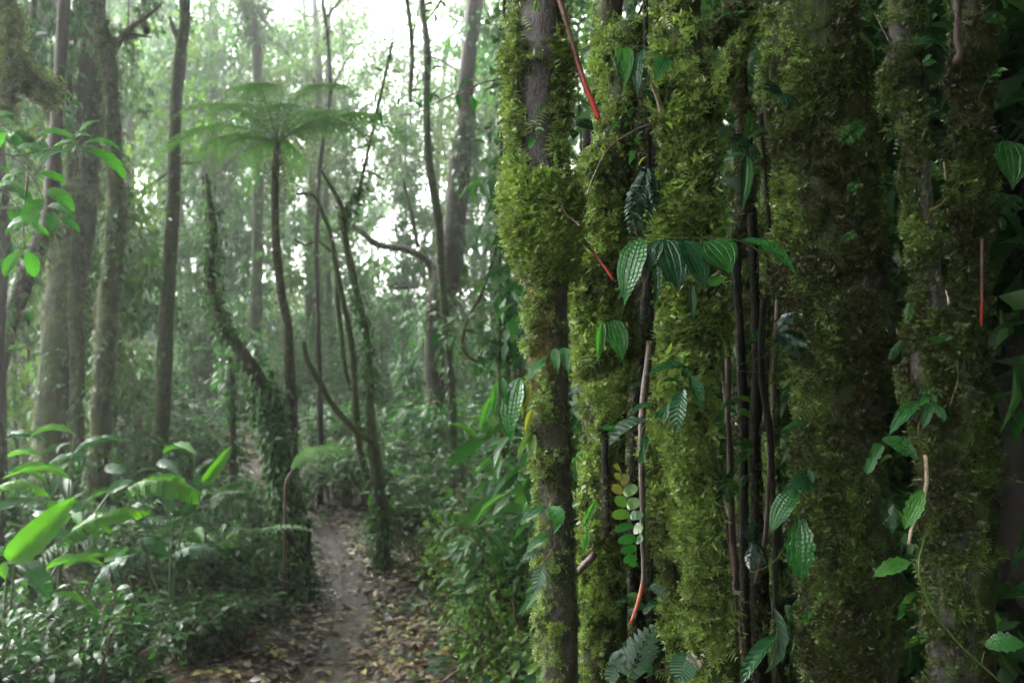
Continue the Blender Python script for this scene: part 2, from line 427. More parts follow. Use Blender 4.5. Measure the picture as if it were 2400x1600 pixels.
# ------------------------------------------------------------------ swept trunks, stems, branches
class Sweep:
    def __init__(s, pts, rad, seg=10, step=0.05, lump=0.0, lfreq=6.0, seed=0, curve=True):
        pts = np.asarray(pts, float); rad = np.asarray(rad, float)
        L = np.linalg.norm(np.diff(pts, axis=0), axis=1).sum()
        n_per = max(2, int(L / step / max(1, len(pts) - 1)))
        q = np.hstack([pts, rad[:, None]])
        q = catmull(q, n_per) if curve and len(pts) > 2 else np.vstack([q[0] + (q[-1] - q[0]) * t for t in np.linspace(0, 1, max(3, int(L / step)))])
        C, R = q[:, :3], np.maximum(q[:, 3], 1e-4)
        T = nrmz(np.gradient(C, axis=0))
        ref = np.array([0.0, -1.0, 0.0]) if abs(T[0][1]) < 0.8 else np.array([0, 0, 1.0])
        N = np.zeros_like(C); v = ref
        for i in range(len(C)):
            v = v - T[i] * (v @ T[i]); v = v / np.linalg.norm(v); N[i] = v
        B = np.cross(T, N)
        th = np.linspace(0, 2 * np.pi, seg, endpoint=False)
        D = N[:, None, :] * np.cos(th)[None, :, None] + B[:, None, :] * np.sin(th)[None, :, None]
        pos = C[:, None, :] + D * R[:, None, None]
        if lump:
            k = 1 + lump * (vnoise(pos, lfreq, seed) - 0.5) * 2 + lump * 0.5 * (vnoise(pos, lfreq * 2.7, seed + 5) - 0.5) * 2
            pos = C[:, None, :] + D * (R[:, None] * k)[:, :, None]
        s.C, s.R, s.T, s.D, s.pos, s.seg = C, R, T, D, pos, seg
    def mesh(s, name, mat, cap=True):
        n, m = len(s.C), s.seg
        V = s.pos.reshape(-1, 3)
        i = np.arange(n - 1)[:, None] * m; j = np.arange(m)[None, :]; j2 = (j + 1) % m
        F = np.stack([i + j, i + j2, i + m + j2, i + m + j], -1).reshape(-1, 4)
        uv = np.stack([np.tile(np.arange(m) / m, n), np.repeat(np.linspace(0, 1, n), m)], -1)
        fs = [F]
        if cap:
            V = np.vstack([V, s.C[0], s.C[-1]])
            uv = np.vstack([uv, [0.5, 0], [0.5, 1]])
            a = np.arange(m); b = (a + 1) % m
            fs.append(np.stack([b, a, np.full(m, n * m)], -1))
            fs.append(np.stack([(n - 1) * m + a, (n - 1) * m + b, np.full(m, n * m + 1)], -1))
        return mesh_np(name, V, fs, mat, uv=uv)
    def sample(s, n, r=rng):
        """n random points on the surface: position, outward direction, axis direction"""
        w = s.R / s.R.sum()
        i = np.minimum(r.choice(len(s.R), n, p=w), len(s.R) - 2)
        f = r.random(n)[:, None]
        t = r.random(n) * s.seg
        j = t.astype(int) % s.seg; j2 = (j + 1) % s.seg; g = (t - t.astype(int))[:, None]
        def at(i):
            return s.pos[i, j] * (1 - g) + s.pos[i, j2] * g, s.D[i, j] * (1 - g) + s.D[i, j2] * g
        p0, d0 = at(i); p1, d1 = at(i + 1)
        return p0 * (1 - f) + p1 * f, nrmz(d0 * (1 - f) + d1 * f), s.T[i]

def join_meshdata(parts):
    V, F, uv, off = [], {}, [], 0
    for (v, fs) in parts:
        V.append(v)
        for f in fs: F.setdefault(f.shape[1], []).append(f + off)
        off += len(v)
    return np.vstack(V), [np.vstack(x) for x in F.values()]

def sweep_data(sw):
    n, m = len(sw.C), sw.seg
    i = np.arange(n - 1)[:, None] * m; j = np.arange(m)[None, :]; j2 = (j + 1) % m
    return sw.pos.reshape(-1, 3), [np.stack([i + j, i + j2, i + m + j2, i + m + j], -1).reshape(-1, 4)]

# ------------------------------------------------------------------ instanced-by-numpy templates: leaves and moss sprigs
def frames(d, up):
    """rows: side, along, normal for growth directions d and rough normals up"""
    d = nrmz(d)
    n = nrmz(up - d * (up * d).sum(-1, keepdims=True))
    return np.cross(d, n), d, n

LEAF_LO = (np.array([(0, 0, 0), (-.5, .42, .10), (0, .48, 0), (.5, .42, .10), (0, 1, -.12)]), np.array([(0, 3, 2), (0, 2, 1), (2, 3, 4), (2, 4, 1)]))
LEAF_MID = (np.array([(0, 0, 0), (-.42, .25, .07), (0, .26, .02), (.42, .25, .07), (-.46, .6, .05), (0, .62, -.02), (.46, .6, .05), (0, 1.0, -.18)]),
            np.array([(0, 3, 2), (0, 2, 1), (1, 2, 5), (1, 5, 4), (2, 3, 6), (2, 6, 5), (4, 5, 7), (5, 6, 7)]))

def stamp(tmpl, C, d, up, L, W):
    """copies of a template (side, along, normal) at C: vertices, triangles"""
    tv, tf = tmpl
    s, a, n = frames(d, up)
    L = np.asarray(L)[:, None, None]; W = np.asarray(W)[:, None, None]
    V = C[:, None, :] + s[:, None, :] * tv[None, :, 0:1] * W + a[:, None, :] * tv[None, :, 1:2] * L + n[:, None, :] * tv[None, :, 2:3] * L
    F = tf[None] + (np.arange(len(C)) * len(tv))[:, None, None]
    return V.reshape(-1, 3), F.reshape(-1, 3)

def leaf_mesh(name, C, d, up, L, W, mat, rnd=None, tmpl=LEAF_LO, extra=None):
    V, F = stamp(tmpl, C, d, up, L, W)
    rnd = rng.random(len(C)) if rnd is None else rnd
    r = np.repeat(rnd, len(tmpl[0]))
    me = mesh_np(name, V, [F], mat, rnd=r)
    return me

def sprig_template(k, seed, spread=0.22, curl=0.45):
    """one moss shoot: a drooping stem with k pairs of leaflets, length 1; one triangle per leaflet"""
    r = np.random.default_rng(seed)
    V, F = [], []
    bend = r.uniform(-0.25, 0.25)
    def at(t): return np.array([bend * t * t, t, -curl * t * t])
    for i in range(k):
        t = (i + 0.6) / k
        p = at(t); w = spread * (0.55 + 0.75 * math.sin(math.pi * min(1, t * 0.9 + 0.12))) * r.uniform(0.7, 1.25)
        for sg in (-1, 1):
            tip = p + np.array([sg * w, 0.10 + r.uniform(-.04, .08), r.uniform(-0.10, 0.12)])
            a = p + np.array([0, -0.055, 0]); b = p + np.array([0, 0.055, 0.0])
            o = len(V); V += [a, b, tip]; F.append((o, o + 1, o + 2))
    o = len(V); V += [at(0.92) + np.array([-.05, 0, 0]), at(0.92) + np.array([.05, 0, 0]), at(1.06)]; F.append((o, o + 1, o + 2))
    return np.array(V), np.array(F)
SPRIGS = [sprig_template(5, 20 + i, 0.30 + 0.03 * i, 0.15 + 0.12 * i) for i in range(5)]
def nub_template(seed, k=11):
    """a short bushy moss tip: small leaflets turned every way round a stubby stem"""
    r = np.random.default_rng(seed)
    V, F = [], []
    for i in range(k):
        t = (i + .5) / k
        p = np.array([r.normal(0, .10), t * .8, r.normal(0, .10)])
        d = r.normal(0, 1, 3) + np.array([0, .8, 0]); d /= np.linalg.norm(d)
        s = np.cross(d, r.normal(0, 1, 3)); s /= np.linalg.norm(s)
        l = r.uniform(.26, .46); o = len(V)
        V += [p - s * .085, p + s * .085, p + d * l]; F.append((o, o + 1, o + 2))
    return np.array(V), np.array(F)
SPRIGS = SPRIGS[:3] + [nub_template(60 + i) for i in range(4)]
SPRIGS_FAR = [sprig_template(3, 40 + i, 0.30, 0.4) for i in range(3)]

def moss_mesh(name, p, n, mat, L, hang=0.9, out=0.8, jit=0.8, W=1.0, tm=None):
    """shoots at points p standing off along n and drooping"""
    tm = tm or SPRIGS
    m = len(p)
    d = nrmz(n * out + np.array([0, 0, -1.0]) * hang + rng.normal(0, jit, (m, 3)))
    up = nrmz(n + np.array([0, 0, 0.6]) + rng.normal(0, 0.3, (m, 3)))
    L = np.broadcast_to(np.asarray(L, float), (m,)) * rng.uniform(0.55, 1.35, m)
    rn = rng.random(m)
    Vs, Fs, Rs, off = [], [], [], 0
    pick = rng.integers(0, len(tm), m)
    for k, t in enumerate(tm):
        q = pick == k
        if not q.any(): continue
        V, F = stamp(t, p[q], d[q], up[q], L[q], L[q] * W)
        Vs.append(V); Fs.append(F + off); off += len(V)
        Rs.append(np.clip(np.repeat(rn[q] * .7, len(t[0])) + .38 * np.tile(t[0][:, 1], int(q.sum())) - .02 + rng.normal(0, .07, int(q.sum()) * len(t[0])), 0, 1))
    return mesh_np(name, np.vstack(Vs), [np.vstack(Fs)], mat, rnd=np.concatenate(Rs))

# ------------------------------------------------------------------ ground and path
def sheet(xs, ys, zf):
    X, Y = np.meshgrid(xs, ys)
    V = np.stack([X, Y, zf(X, Y)], -1).reshape(-1, 3)
    a = np.arange(len(ys) - 1)[:, None] * len(xs) + np.arange(len(xs) - 1)[None, :]
    return V, np.stack([a, a + 1, a + len(xs) + 1, a + len(xs)], -1).reshape(-1, 4)
gx = np.concatenate([np.linspace(-125, -7, 40), np.arange(-6.9, 5.0, 0.1), np.linspace(5.2, 125, 40)])
gy = np.concatenate([np.linspace(-40, -1.2, 22), np.arange(-1.0, 14.0, 0.1), np.linspace(14.2, 26, 50), np.linspace(27, 150, 44)])
V, F = sheet(gx, gy, ground)
GROUND = part("ground", mesh_np("ground", V, [F], M_GROUND), kind="structure")
tp = np.gradient(PATHC, axis=0); tn = nrmz(np.stack([tp[:, 1], -tp[:, 0]], -1))
offs = np.linspace(-0.24, 0.24, 9)
PW = 0.30 + 0.24 * (vnoise(np.hstack([PATHC, PATHC[:, :1] * 0]), 0.7, 9))
pv = PATHC[:, None, :] + tn[:, None, :] * (offs[None, :] * PW[:, None])[:, :, None]
pz = ground_smooth(pv[..., 0], pv[..., 1]) - 0.022 + 0.035 * (vnoise(np.concatenate([pv, pv[..., :1] * 0], -1), 7.0, 8) - 0.5) - 0.012 * (1 - np.abs(offs) / 0.24)[None, :]
V = np.concatenate([pv, pz[..., None]], -1).reshape(-1, 3)
n, m = len(PATHC), len(offs)
a = np.arange(n - 1)[:, None] * m + np.arange(m - 1)[None, :]
part("footpath", mesh_np("footpath", V, [np.stack([a, a + 1, a + m + 1, a + m], -1).reshape(-1, 4)], M_MUD), kind="structure")


# ------------------------------------------------------------------ large leaves, each an object
SHAPES = {   # half width along the leaf (0..1), arch of the midrib, fold of the blade, wavy edge
    'piper':  ([(0, .06), (.06, .55), (.22, .93), (.38, 1), (.58, .86), (.75, .55), (.86, .24), (.93, .09), (1, 0)], .10, .16, .0),
    'narrow': ([(0, .08), (.12, .6), (.35, 1), (.6, .86), (.8, .5), (.92, .18), (1, 0)], .08, .30, .0),
    'oval':   ([(0, .05), (.1, .55), (.3, .92), (.5, 1), (.7, .9), (.88, .52), (.96, .2), (1, 0)], .12, .22, .0),
    'round':  ([(0, .2), (.1, .7), (.3, 1), (.6, 1), (.85, .75), (.96, .4), (1, .1)], .06, .12, .0),
    'heart':  ([(0, .35), (.06, .85), (.2, 1), (.4, .9), (.65, .6), (.85, .25), (.94, .08), (1, 0)], .08, .14, .0),
    'tooth':  ([(0, .05), (.15, .6), (.35, .95), (.55, 1), (.75, .72), (.9, .34), (1, 0)], .10, .2, .13),
    'chewed': ([(0, .2), (.1, .7), (.2, 1), (.3, .62), (.42, .95), (.55, .5), (.68, .85), (.8, .6), (.9, .75), (1, .3)], .10, .25, .1),
    'strap':  ([(0, .12), (.1, .6), (.25, .95), (.5, 1), (.75, .85), (.9, .45), (1, 0)], .14, .28, .03),
}
_blades = {}
def blade(shape, mat, rows=11, cols=5):
    key = (shape, mat.name)
    if key in _blades: return _blades[key]
    prof, arch, fold, wav = SHAPES[shape]
    px_, py_ = zip(*prof)
    V, uv = [], []
    for i in range(rows + 1):
        v = i / rows
        w = np.interp(v, px_, py_) * 0.5
        if wav: w *= 1 + wav * (1 if i % 2 else -1)
        for j in range(cols):
            u = (j / (cols - 1) - .5) * 2
            z = arch * 4 * v * (1 - v) + fold * abs(u) * w - 0.05 * (u * u) * w + (0.018 * math.sin(i * 2.1 + u * 2) * abs(u))
            V.append((u * w, v, z)); uv.append((u * .5 + .5, v))
    a = np.arange(rows)[:, None] * cols + np.arange(cols - 1)[None, :]
    me = mesh_np("leaf_" + shape, V, [np.stack([a, a + 1, a + cols + 1, a + cols], -1).reshape(-1, 4)], mat, uv=uv)
    _blades[key] = me
    return me

def torn_blade(mat, nseg=13, seed=0, slant=0.5):
    """a big leaf whose blade is split into drooping strips on both sides of the midrib"""
    key = ('torn%d' % seed, mat.name)
    if key in _blades: return _blades[key]
    r = np.random.default_rng(seed)
    V, F, uv = [], [], []
    prof = lambda v: np.interp(v, [0, .1, .3, .6, .85, 1], [.12, .6, .95, 1, .6, .05]) * .5
    ar = lambda v: 0.22 * 4 * v * (1 - v)
    for sg in (-1, 1):
        for i in range(nseg):
            v0, v1 = i / nseg, (i + 1) / nseg
            gap = r.choice([0.0, 0.0, 0.25, 0.4]) / nseg
            w0, w1 = prof(v0), prof(v1); dr = r.uniform(-.02, .12)
            o = len(V)
            for q, f in ((0, 0), (.5, .5), (1.0, 1.0)):
                sl = slant * q * 0.18
                for (v, w, g) in ((v0, w0, 0), (v1, w1, -gap * q)):
                    wq = w * q * (r.uniform(.85, 1.05) if q == 1 else 1)
                    V.append((sg * wq, v + sl * (1 - v) + g, ar(v) + 0.10 * wq - dr * q * q - 0.10 * q * q * w * 2))
                    uv.append((.5 + sg * q * .5, v))
            for k in (0, 2):
                f = (o + k, o + k + 1, o + k + 3, o + k + 2)
                F.append(f if sg < 0 else f[::-1])
    me = mesh_np("torn_leaf", V, [np.array(F)], mat, uv=uv)
    _blades[key] = me
    return me

def put_leaf(parent, me, b, t, width, nrm=(0, -.8, .6), name="leaf", label=None):
    b = Vector(b); t = Vector(t)
    y = t - b; L = y.length; y /= L
    n = Vector(nrm); n = n - y * n.dot(y)
    if n.length < 1e-3: n = Vector((0, 0, 1)) - y * y.z
    n.normalize()
    x = y.cross(n)
    M = Matrix(((x.x * width, y.x * L, n.x * L, b.x), (x.y * width, y.y * L, n.y * L, b.y), (x.z * width, y.z * L, n.z * L, b.z), (0, 0, 0, 1)))
    return part(name, me, parent, M=M, label=label)

def stem_part(parent, pts, r0, r1, mat, name="stem", seg=6, step=0.02, lump=0.0, label=None):
    pts = np.asarray(pts, float)
    s = Sweep(pts, np.linspace(r0, r1, len(pts)), seg, step, lump, 40.0, len(name))
    return part(name, s.mesh(name, mat), parent, label=label)

K = 800.0 / 1568.0
CO = {1: (0, 0), 2: (0, 800), 3: (500, 0), 4: (500, 800), 5: (1100, 0), 6: (1100, 800), 7: (1700, 0), 8: (1700, 800)}
def cp(c, x, y, Y): return P(CO[c][0] + x * K, CO[c][1] + y * K, Y)

def leaves(parent, c, Y, rows, dflt):
    """rows: (bx, by, tx, ty, width px of the crop, [shape], [material], [normal], [tip depth offset])"""
    for r in rows:
        d = list(dflt) + [None] * (4 - len(dflt))
        for i, v in enumerate(r[5:]): 
            if v is not None: d[i] = v
        shape, mat, nrm, dy = d[0], d[1], d[2], d[3]
        if nrm is None: nrm = (random.uniform(-.25, .25), -.85, random.uniform(.35, .65))
        dy = -0.02 if dy is None else dy
        me = torn_blade(mat, seed=shape) if isinstance(shape, int) else blade(shape, mat)
        put_leaf(parent, me, cp(c, r[0], r[1], Y), cp(c, r[2], r[3], Y + dy), r[4] * K / FPX * Y * (1.25 if shape in ('piper', 'heart', 'tooth') else 1.1), nrm)

# ------------------------------------------------------------------ trunks
def gpt(x, y, dz=-0.15): return np.array([x, y, float(ground(np.array([x]), np.array([y]))[0]) + dz])

def trunk_pts(pts, Y, top=None, to_ground=True, flare=1.25):
    """pixel centre line (px, py, half width), top first -> world points and radii"""
    Ys = Y if callable(Y) else (lambda py: Y)
    w = [P(p[0], p[1], Ys(p[1])) for p in pts]; r = [p[2] / FPX * Ys(p[1]) for p in pts]
    if top is not None:
        w.insert(0, w[0] + np.array(top)); r.insert(0, r[0] * 0.85)
    if to_ground:
        b = w[-1]; g = gpt(b[0], b[1])
        if b[2] - g[2] > 0.15: w.append(g); r.append(r[-1] * flare)
    return np.array(w), np.array(r)

def facing(p, n):
    v = nrmz(np.array([0, 0, CAM_Z]) - p)
    return (n * v).sum(-1)

def keep(p, n, prob):
    k = rng.random(len(p)) < prob
    return p[k], n[k], k

TREES = {}
def mossy_tree(key, label, pts, Y, n, L, cov=None, top=(0, 0, 1.6), seg=20, lump=0.22, lfreq=9.0, seed=0, mat=None, moss=None, group="mossy trunks beside the path", hang=0.7, out=0.9, zlo=0.95, zhi=3.0, lsc=None, slim=.82):
    w, r = trunk_pts(pts, Y, top)
    r = r * slim
    base = gpt(w[-1][0], w[-1][1], 0)
    t = thing("mossy_tree", label, "tree", base, group)
    s = Sweep(w, r, seg, 0.02, lump, lfreq, seed)
    part("trunk", s.mesh("trunk", mat or M_BARK_MOSS), t)
    p, nn, _ = s.sample(int(n * 2.75))
    f = facing(p, nn)
    pr = np.where(f > -0.35, 1.0, 0.15) * np.where((p[:, 2] > zlo) & (p[:, 2] < zhi), 1.0, 0.07)
    shade = sstep(.15, .6, nn[:, 0])                # less and shorter moss on the unlit right side, to darken it
    pr = pr * (1 - .72 * shade)
    if cov is not None: pr = pr * cov(p, nn)
    p, nn, k = keep(p, nn, np.clip(pr, 0, 1))
    tuft = vnoise(p * np.array([1, 1, .8]), 42.0, seed + 3)           # clumps a couple of centimetres wide with gaps between
    p, nn, k = keep(p, nn, 0.06 + 0.94 * sstep(0.38, 0.60, tuft))
    tuft = sstep(0.36, 0.75, vnoise(p * np.array([1, 1, .8]), 42.0, seed + 3))
    big = vnoise(p, 11.0, seed + 2)
    Ls = L * .86 * (1 - .45 * sstep(.15, .6, nn[:, 0])) * (0.5 + 0.55 * sstep(0.3, 0.8, big) + 0.5 * tuft)
    p = p + nn * (0.012 * tuft)[:, None]
    if lsc is not None: Ls = Ls * lsc(p, nn)
    part("moss", moss_mesh("moss", p, nn, moss or M_MOSS, Ls * 1.16, hang, out, W=1.22), t, kind="stuff")
    # a thin mat of tiny shoots between the tufts, and a few long wisps hanging free
    q, qn, _ = s.sample(int(n * 0.7))
    q, qn, _ = keep(q, qn, np.where(facing(q, qn) > -.25, .9, .1) * np.where((q[:, 2] > zlo) & (q[:, 2] < zhi), 1, .1) * sstep(.3, .5, vnoise(q, 9.0, seed + 9)) * (cov(q, qn).clip(0, 1) * .8 + .2 if cov is not None else 1))
    part("moss", moss_mesh("moss", q, qn, M_MOSS_DARK, 0.009, .3, 1.0), t, kind="stuff", label="flat dark mat of short moss between the tufts")
    q, qn, _ = s.sample(int(n * 0.12))
    q, qn, _ = keep(q, qn, np.where(facing(q, qn) > -.3, .5, .0) * sstep(.5, .7, vnoise(q, 8.0, seed + 11)) * (cov(q, qn).clip(0, 1) if cov is not None else 1) * (q[:, 2] < zhi))
    if len(q): part("moss", moss_mesh("moss", q + qn * .008, qn, moss or M_MOSS, L * 2.0 * (lsc(q, qn) if lsc else 1), 1.6, .6, .35, .5), t, kind="stuff", label="long thin wisps hanging free")
    TREES[key] = (t, s)
    return t, s

Z = lambda py, Y: CAM_Z - (py - 800) / FPX * Y
# F1: the slim trunk nearest the path, bare purple-brown bark above, a moss collar in its middle
def cov1(p, n):
    px = 1200 + p[:, 0] / p[:, 1] * FPX
    z = p[:, 2]
    bare = (z > Z(425, 2.0)) & (np.abs(n[:, 0] + 0.22) < 0.56) & (n[:, 1] < 0)
    right = (z < Z(560, 2.0)) & (n[:, 0] > 0.1)
    low = z < Z(640, 2.0)
    c = np.where(bare, 0.05, 1.0) * np.where(right, 0.30, 1.0) * np.where(low, 0.8, 1.0)
    return c * np.where(low & (n[:, 0] > 0.5), 0.6, 1.0)
t1, s1 = mossy_tree('F1', "slim front trunk with bare purple-brown bark above a thick moss collar",
    [(1270, 0, 62), (1268, 120, 62), (1262, 250, 60), (1268, 380, 62), (1262, 450, 84), (1272, 540, 74), (1282, 620, 55), (1286, 720, 52), (1290, 850, 53), (1296, 1000, 52), (1302, 1150, 48), (1308, 1300, 46), (1312, 1450, 46), (1314, 1600, 48)],
    2.0, 15000, 0.021, cov1, mat=M_BARK, lump=0.10, seed=1, top=(0.02, 0, 1.6), lsc=lambda p, n: np.where(p[:, 2] < Z(640, 2), np.where(n[:, 0] < -.1, .62, .38), np.where((n[:, 0] > .2) & (p[:, 2] > Z(430, 2)), .6, 1)))
# extra moss: the collar and the bulging left edge, the dry patch under it
p, nn, _ = s1.sample(48000)
zc = (p[:, 2] > Z(640, 2)) & (p[:, 2] < Z(405, 2)) & (facing(p, nn) > -0.3)
ze = (p[:, 2] > Z(430, 2)) & (nn[:, 0] < -0.76) & (p[:, 2] < 2.9)
zr = (p[:, 2] > Z(380, 2)) & (nn[:, 0] > 0.45) & (p[:, 2] < 2.9) & (nn[:, 1] < 0.3)
p2, n2, _ = keep(p, nn, np.where(zc, 0.8, np.where(ze, 0.7, np.where(zr, 0.3, 0))))
part("moss", moss_mesh("moss", p2 + n2 * 0.006, n2, M_MOSS, 0.030, 1.0, 0.8), t1, kind="stuff")
zd = (p[:, 2] < Z(600, 2)) & (p[:, 2] > Z(900, 2)) & (nn[:, 0] < 0.15) & (nn[:, 1] < 0.35)
p3, n3, _ = keep(p, nn, zd * 0.75)
part("moss", moss_mesh("moss", p3, n3, M_MOSS_BROWN, 0.012, 0.8, 0.8), t1, kind="stuff", label="dry straw-brown moss under the collar")

q, qn, _ = s1.sample(22000)
q, qn, _ = keep(q, qn, (q[:, 2] < Z(600, 2)) * (facing(q, qn) > -.3) * (.25 + .75 * sstep(.3, .55, vnoise(q, 12, 4))))
part("moss", moss_mesh("moss", q, qn, M_MOSS_DARK, .0085, .5, 1.0), t1, kind="stuff", label="thin short dark moss low on the trunk")
# F2: ragged root column behind F1
mossy_tree('F2', "ragged mossy column just right of the slim front trunk, pepper leaves growing over it",
    [(1450, 330, 44), (1432, 430, 50), (1425, 560, 46), (1418, 650, 52), (1420, 740, 58), (1428, 850, 62), (1430, 960, 52), (1424, 1050, 36), (1412, 1150, 34), (1410, 1230, 42), (1408, 1330, 46), (1406, 1450, 46), (1402, 1600, 46)],
    2.3, 15000, 0.026, None, lump=0.3, lfreq=7, seed=12, top=(0.03, 0.05, 0.3))
mossy_tree('F2b', "thin mossy trunk between the two red aerial roots' tops and the thick moss trunk",
    [(1432, 0, 34), (1430, 90, 32), (1418, 170, 30), (1424, 240, 26), (1440, 330, 30)], 2.55, 4200, 0.024, lambda p, n: np.where(n[:, 0] > 0.35, .3, 1), seed=23, top=(0, 0.1, 1.5), zlo=1.8, zhi=3.2)
# F3: even, fully furred column
mossy_tree('F3', "evenly furred moss column in the middle of the trunk group, pepper spray across it",
    [(1600, 0, 52), (1606, 120, 54), (1618, 240, 54), (1622, 360, 56), (1620, 480, 60), (1616, 580, 58), (1622, 690, 68), (1632, 780, 64), (1626, 900, 48), (1622, 1020, 42), (1622, 1120, 44), (1636, 1240, 46), (1652, 1350, 50), (1668, 1470, 52), (1682, 1600, 54)],
    2.15, 20000, 0.027, None, lump=0.2, lfreq=8, seed=31)
mossy_tree('F3b', "narrow moss strand hugging the left side of the furred column low down",
    [(1592, 760, 26), (1570, 860, 32), (1556, 980, 30), (1552, 1100, 26), (1560, 1220, 26), (1566, 1330, 22), (1580, 1450, 18), (1592, 1600, 18)], 2.2, 5500, 0.022, None, lump=0.3, seed=37, top=(0.03, 0.02, 0.15), zlo=0.9)
# F4: the widest column
def cov4(p, n):
    q = vnoise(p * np.array([1, 1, .6]), 5.0, 44)
    return 0.35 + 0.9 * sstep(0.35, 0.6, q)
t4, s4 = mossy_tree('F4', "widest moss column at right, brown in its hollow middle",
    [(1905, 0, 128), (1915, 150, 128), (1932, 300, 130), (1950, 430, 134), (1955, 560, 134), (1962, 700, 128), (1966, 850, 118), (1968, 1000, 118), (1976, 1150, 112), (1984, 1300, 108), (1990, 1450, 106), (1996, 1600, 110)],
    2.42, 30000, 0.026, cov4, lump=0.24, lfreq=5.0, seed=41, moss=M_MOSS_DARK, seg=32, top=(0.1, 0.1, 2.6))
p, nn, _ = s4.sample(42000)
edge = np.where(nn[:, 0] < -0.35, 0.5, 0.0) + np.where((nn[:, 0] > 0.15) & (p[:, 2] > Z(620, 2.4)) & (nn[:, 1] < 0), 0.35, 0)  # left edge's light put into brighter moss; some at upper right too
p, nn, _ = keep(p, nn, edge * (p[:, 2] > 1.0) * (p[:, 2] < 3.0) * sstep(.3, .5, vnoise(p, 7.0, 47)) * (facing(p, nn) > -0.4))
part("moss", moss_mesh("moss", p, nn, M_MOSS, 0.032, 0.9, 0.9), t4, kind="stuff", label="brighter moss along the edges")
# F5: slim stem with two bare glossy dark stretches
def cov5(p, n):
    z = p[:, 2]
    b1 = (z < Z(370, 2.1)) & (z > Z(545, 2.1)); b2 = (z < Z(610, 2.1)) & (z > Z(725, 2.1))
    return np.where((b1 | b2) & (n[:, 0] > -0.62), 0.08, 1.0) * np.where(n[:, 0] > 0.5, .55, 1)
mossy_tree('F5', "slim moss stem with two bare glossy dark bark stretches, second from the right edge",
    [(2112, 0, 34), (2118, 180, 34), (2134, 300, 34), (2152, 390, 30), (2162, 480, 26), (2172, 570, 30), (2182, 660, 28), (2188, 740, 38), (2182, 840, 56), (2190, 930, 54), (2204, 1030, 48), (2214, 1150, 52), (2222, 1280, 52), (2226, 1420, 56), (2230, 1600, 58)],
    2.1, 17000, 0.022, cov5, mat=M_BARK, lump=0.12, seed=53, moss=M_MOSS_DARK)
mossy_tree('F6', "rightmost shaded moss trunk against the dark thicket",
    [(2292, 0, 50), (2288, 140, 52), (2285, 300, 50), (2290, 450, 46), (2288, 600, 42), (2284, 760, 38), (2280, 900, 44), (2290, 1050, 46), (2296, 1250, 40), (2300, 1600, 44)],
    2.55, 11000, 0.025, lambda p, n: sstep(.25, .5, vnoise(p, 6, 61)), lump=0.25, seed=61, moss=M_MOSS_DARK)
# the shaded trunk further behind and the leaning mossy limbs between the columns
mossy_tree('F7', "pale moss trunk standing back in the gap left of the widest column",
    [(1795, 420, 16), (1790, 520, 18), (1798, 640, 20), (1800, 760, 22), (1806, 900, 22), (1812, 1200, 24), (1815, 1600, 26)], 3.3, 4500, 0.026, None, lump=0.2, seed=71, top=(0.05, 0.1, 1.4))
for k, (lab, pts, Y, nn_, mt) in enumerate((
        ("stubby moss limb reaching left from the furred column's top", [(1580, 10, 18), (1545, 45, 22), (1512, 75, 22), (1490, 96, 14)], 2.35, 1600, M_MOSS),
        ("dark bent limb crossing between the furred and widest columns at the top", [(1775, -20, 20), (1735, 10, 20), (1700, 50, 20), (1668, 85, 18), (1640, 110, 16)], 2.6, 1200, M_MOSS_DARK),
        ("pale straight moss limb slanting up to the widest column", [(1770, 20, 17), (1742, 75, 17), (1716, 140, 17), (1690, 210, 17), (1660, 280, 15)], 2.8, 1800, M_MOSS),
        ("dark smooth limb leaning across the gap beside the widest column", [(1800, 330, 11), (1765, 420, 12), (1735, 520, 12), (1700, 640, 11)], 2.9, 700, M_MOSS_DARK))):
    w = [P(a, b, Y) for a, b, c in pts]; r = [c / FPX * Y for a, b, c in pts]
    t = thing("mossy_limb", lab, "branch", w[-1], "mossy limbs between the trunks")
    s = Sweep(w, r, 12, 0.02, 0.2, 9, 80 + k)
    part("limb", s.mesh("limb", M_BARK_MOSS), t)
    p, n_, _ = s.sample(nn_)
    part("moss", moss_mesh("moss", p, n_, mt, 0.024), t, kind="stuff")

# aerial roots: dark upright ones and the red and orange tipped ones
def root(label, pts, Y, mat, r, tip=None, seg=8, group=None, lump=0.12, Y2=None, ground_=False):
    Y2 = Y if Y2 is None else Y2
    w = [P(a, b, Y + (Y2 - Y) * i / (len(pts) - 1)) for i, (a, b) in enumerate(pts)]
    if group:
        w2 = []
        for a, b in zip(w[:-1], w[1:]):
            for f in (0, .5): w2.append(a + (b - a) * f + np.array([rng.normal(0, .0018), rng.normal(0, .008), 0]))
        w = w2 + [w[-1]]
    if ground_: w.append(gpt(w[-1][0], w[-1][1]))
    rr = np.linspace(r, tip if tip else r, len(w)) * (rng.uniform(.75, 1.2, len(w)) if group else 1)
    t = thing("aerial_root", label, "root", w[0], group)
    s = Sweep(w, rr, seg, 0.015, lump, 25, int(pts[0][0]))
    part("root", s.mesh("root", mat), t)
    if group:
        q, qn, _ = s.sample(int(90000 * r))
        q, qn, _ = keep(q, qn, sstep(.42, .6, vnoise(q, 5.0, int(pts[0][0]))) * .9)
        if len(q): part("moss", moss_mesh("moss", q, qn, M_MOSS_DARK, .015, .8, .8), t, kind="stuff")
    return t, s
root("red aerial root slanting down past the slim front trunk, tip above the thin moss trunk", [(1296, -60), (1312, 0), (1336, 85), (1362, 175), (1388, 240), (1404, 281)], 1.95, M_ROOT_RED, 0.0066, 0.0046, lump=0.3)
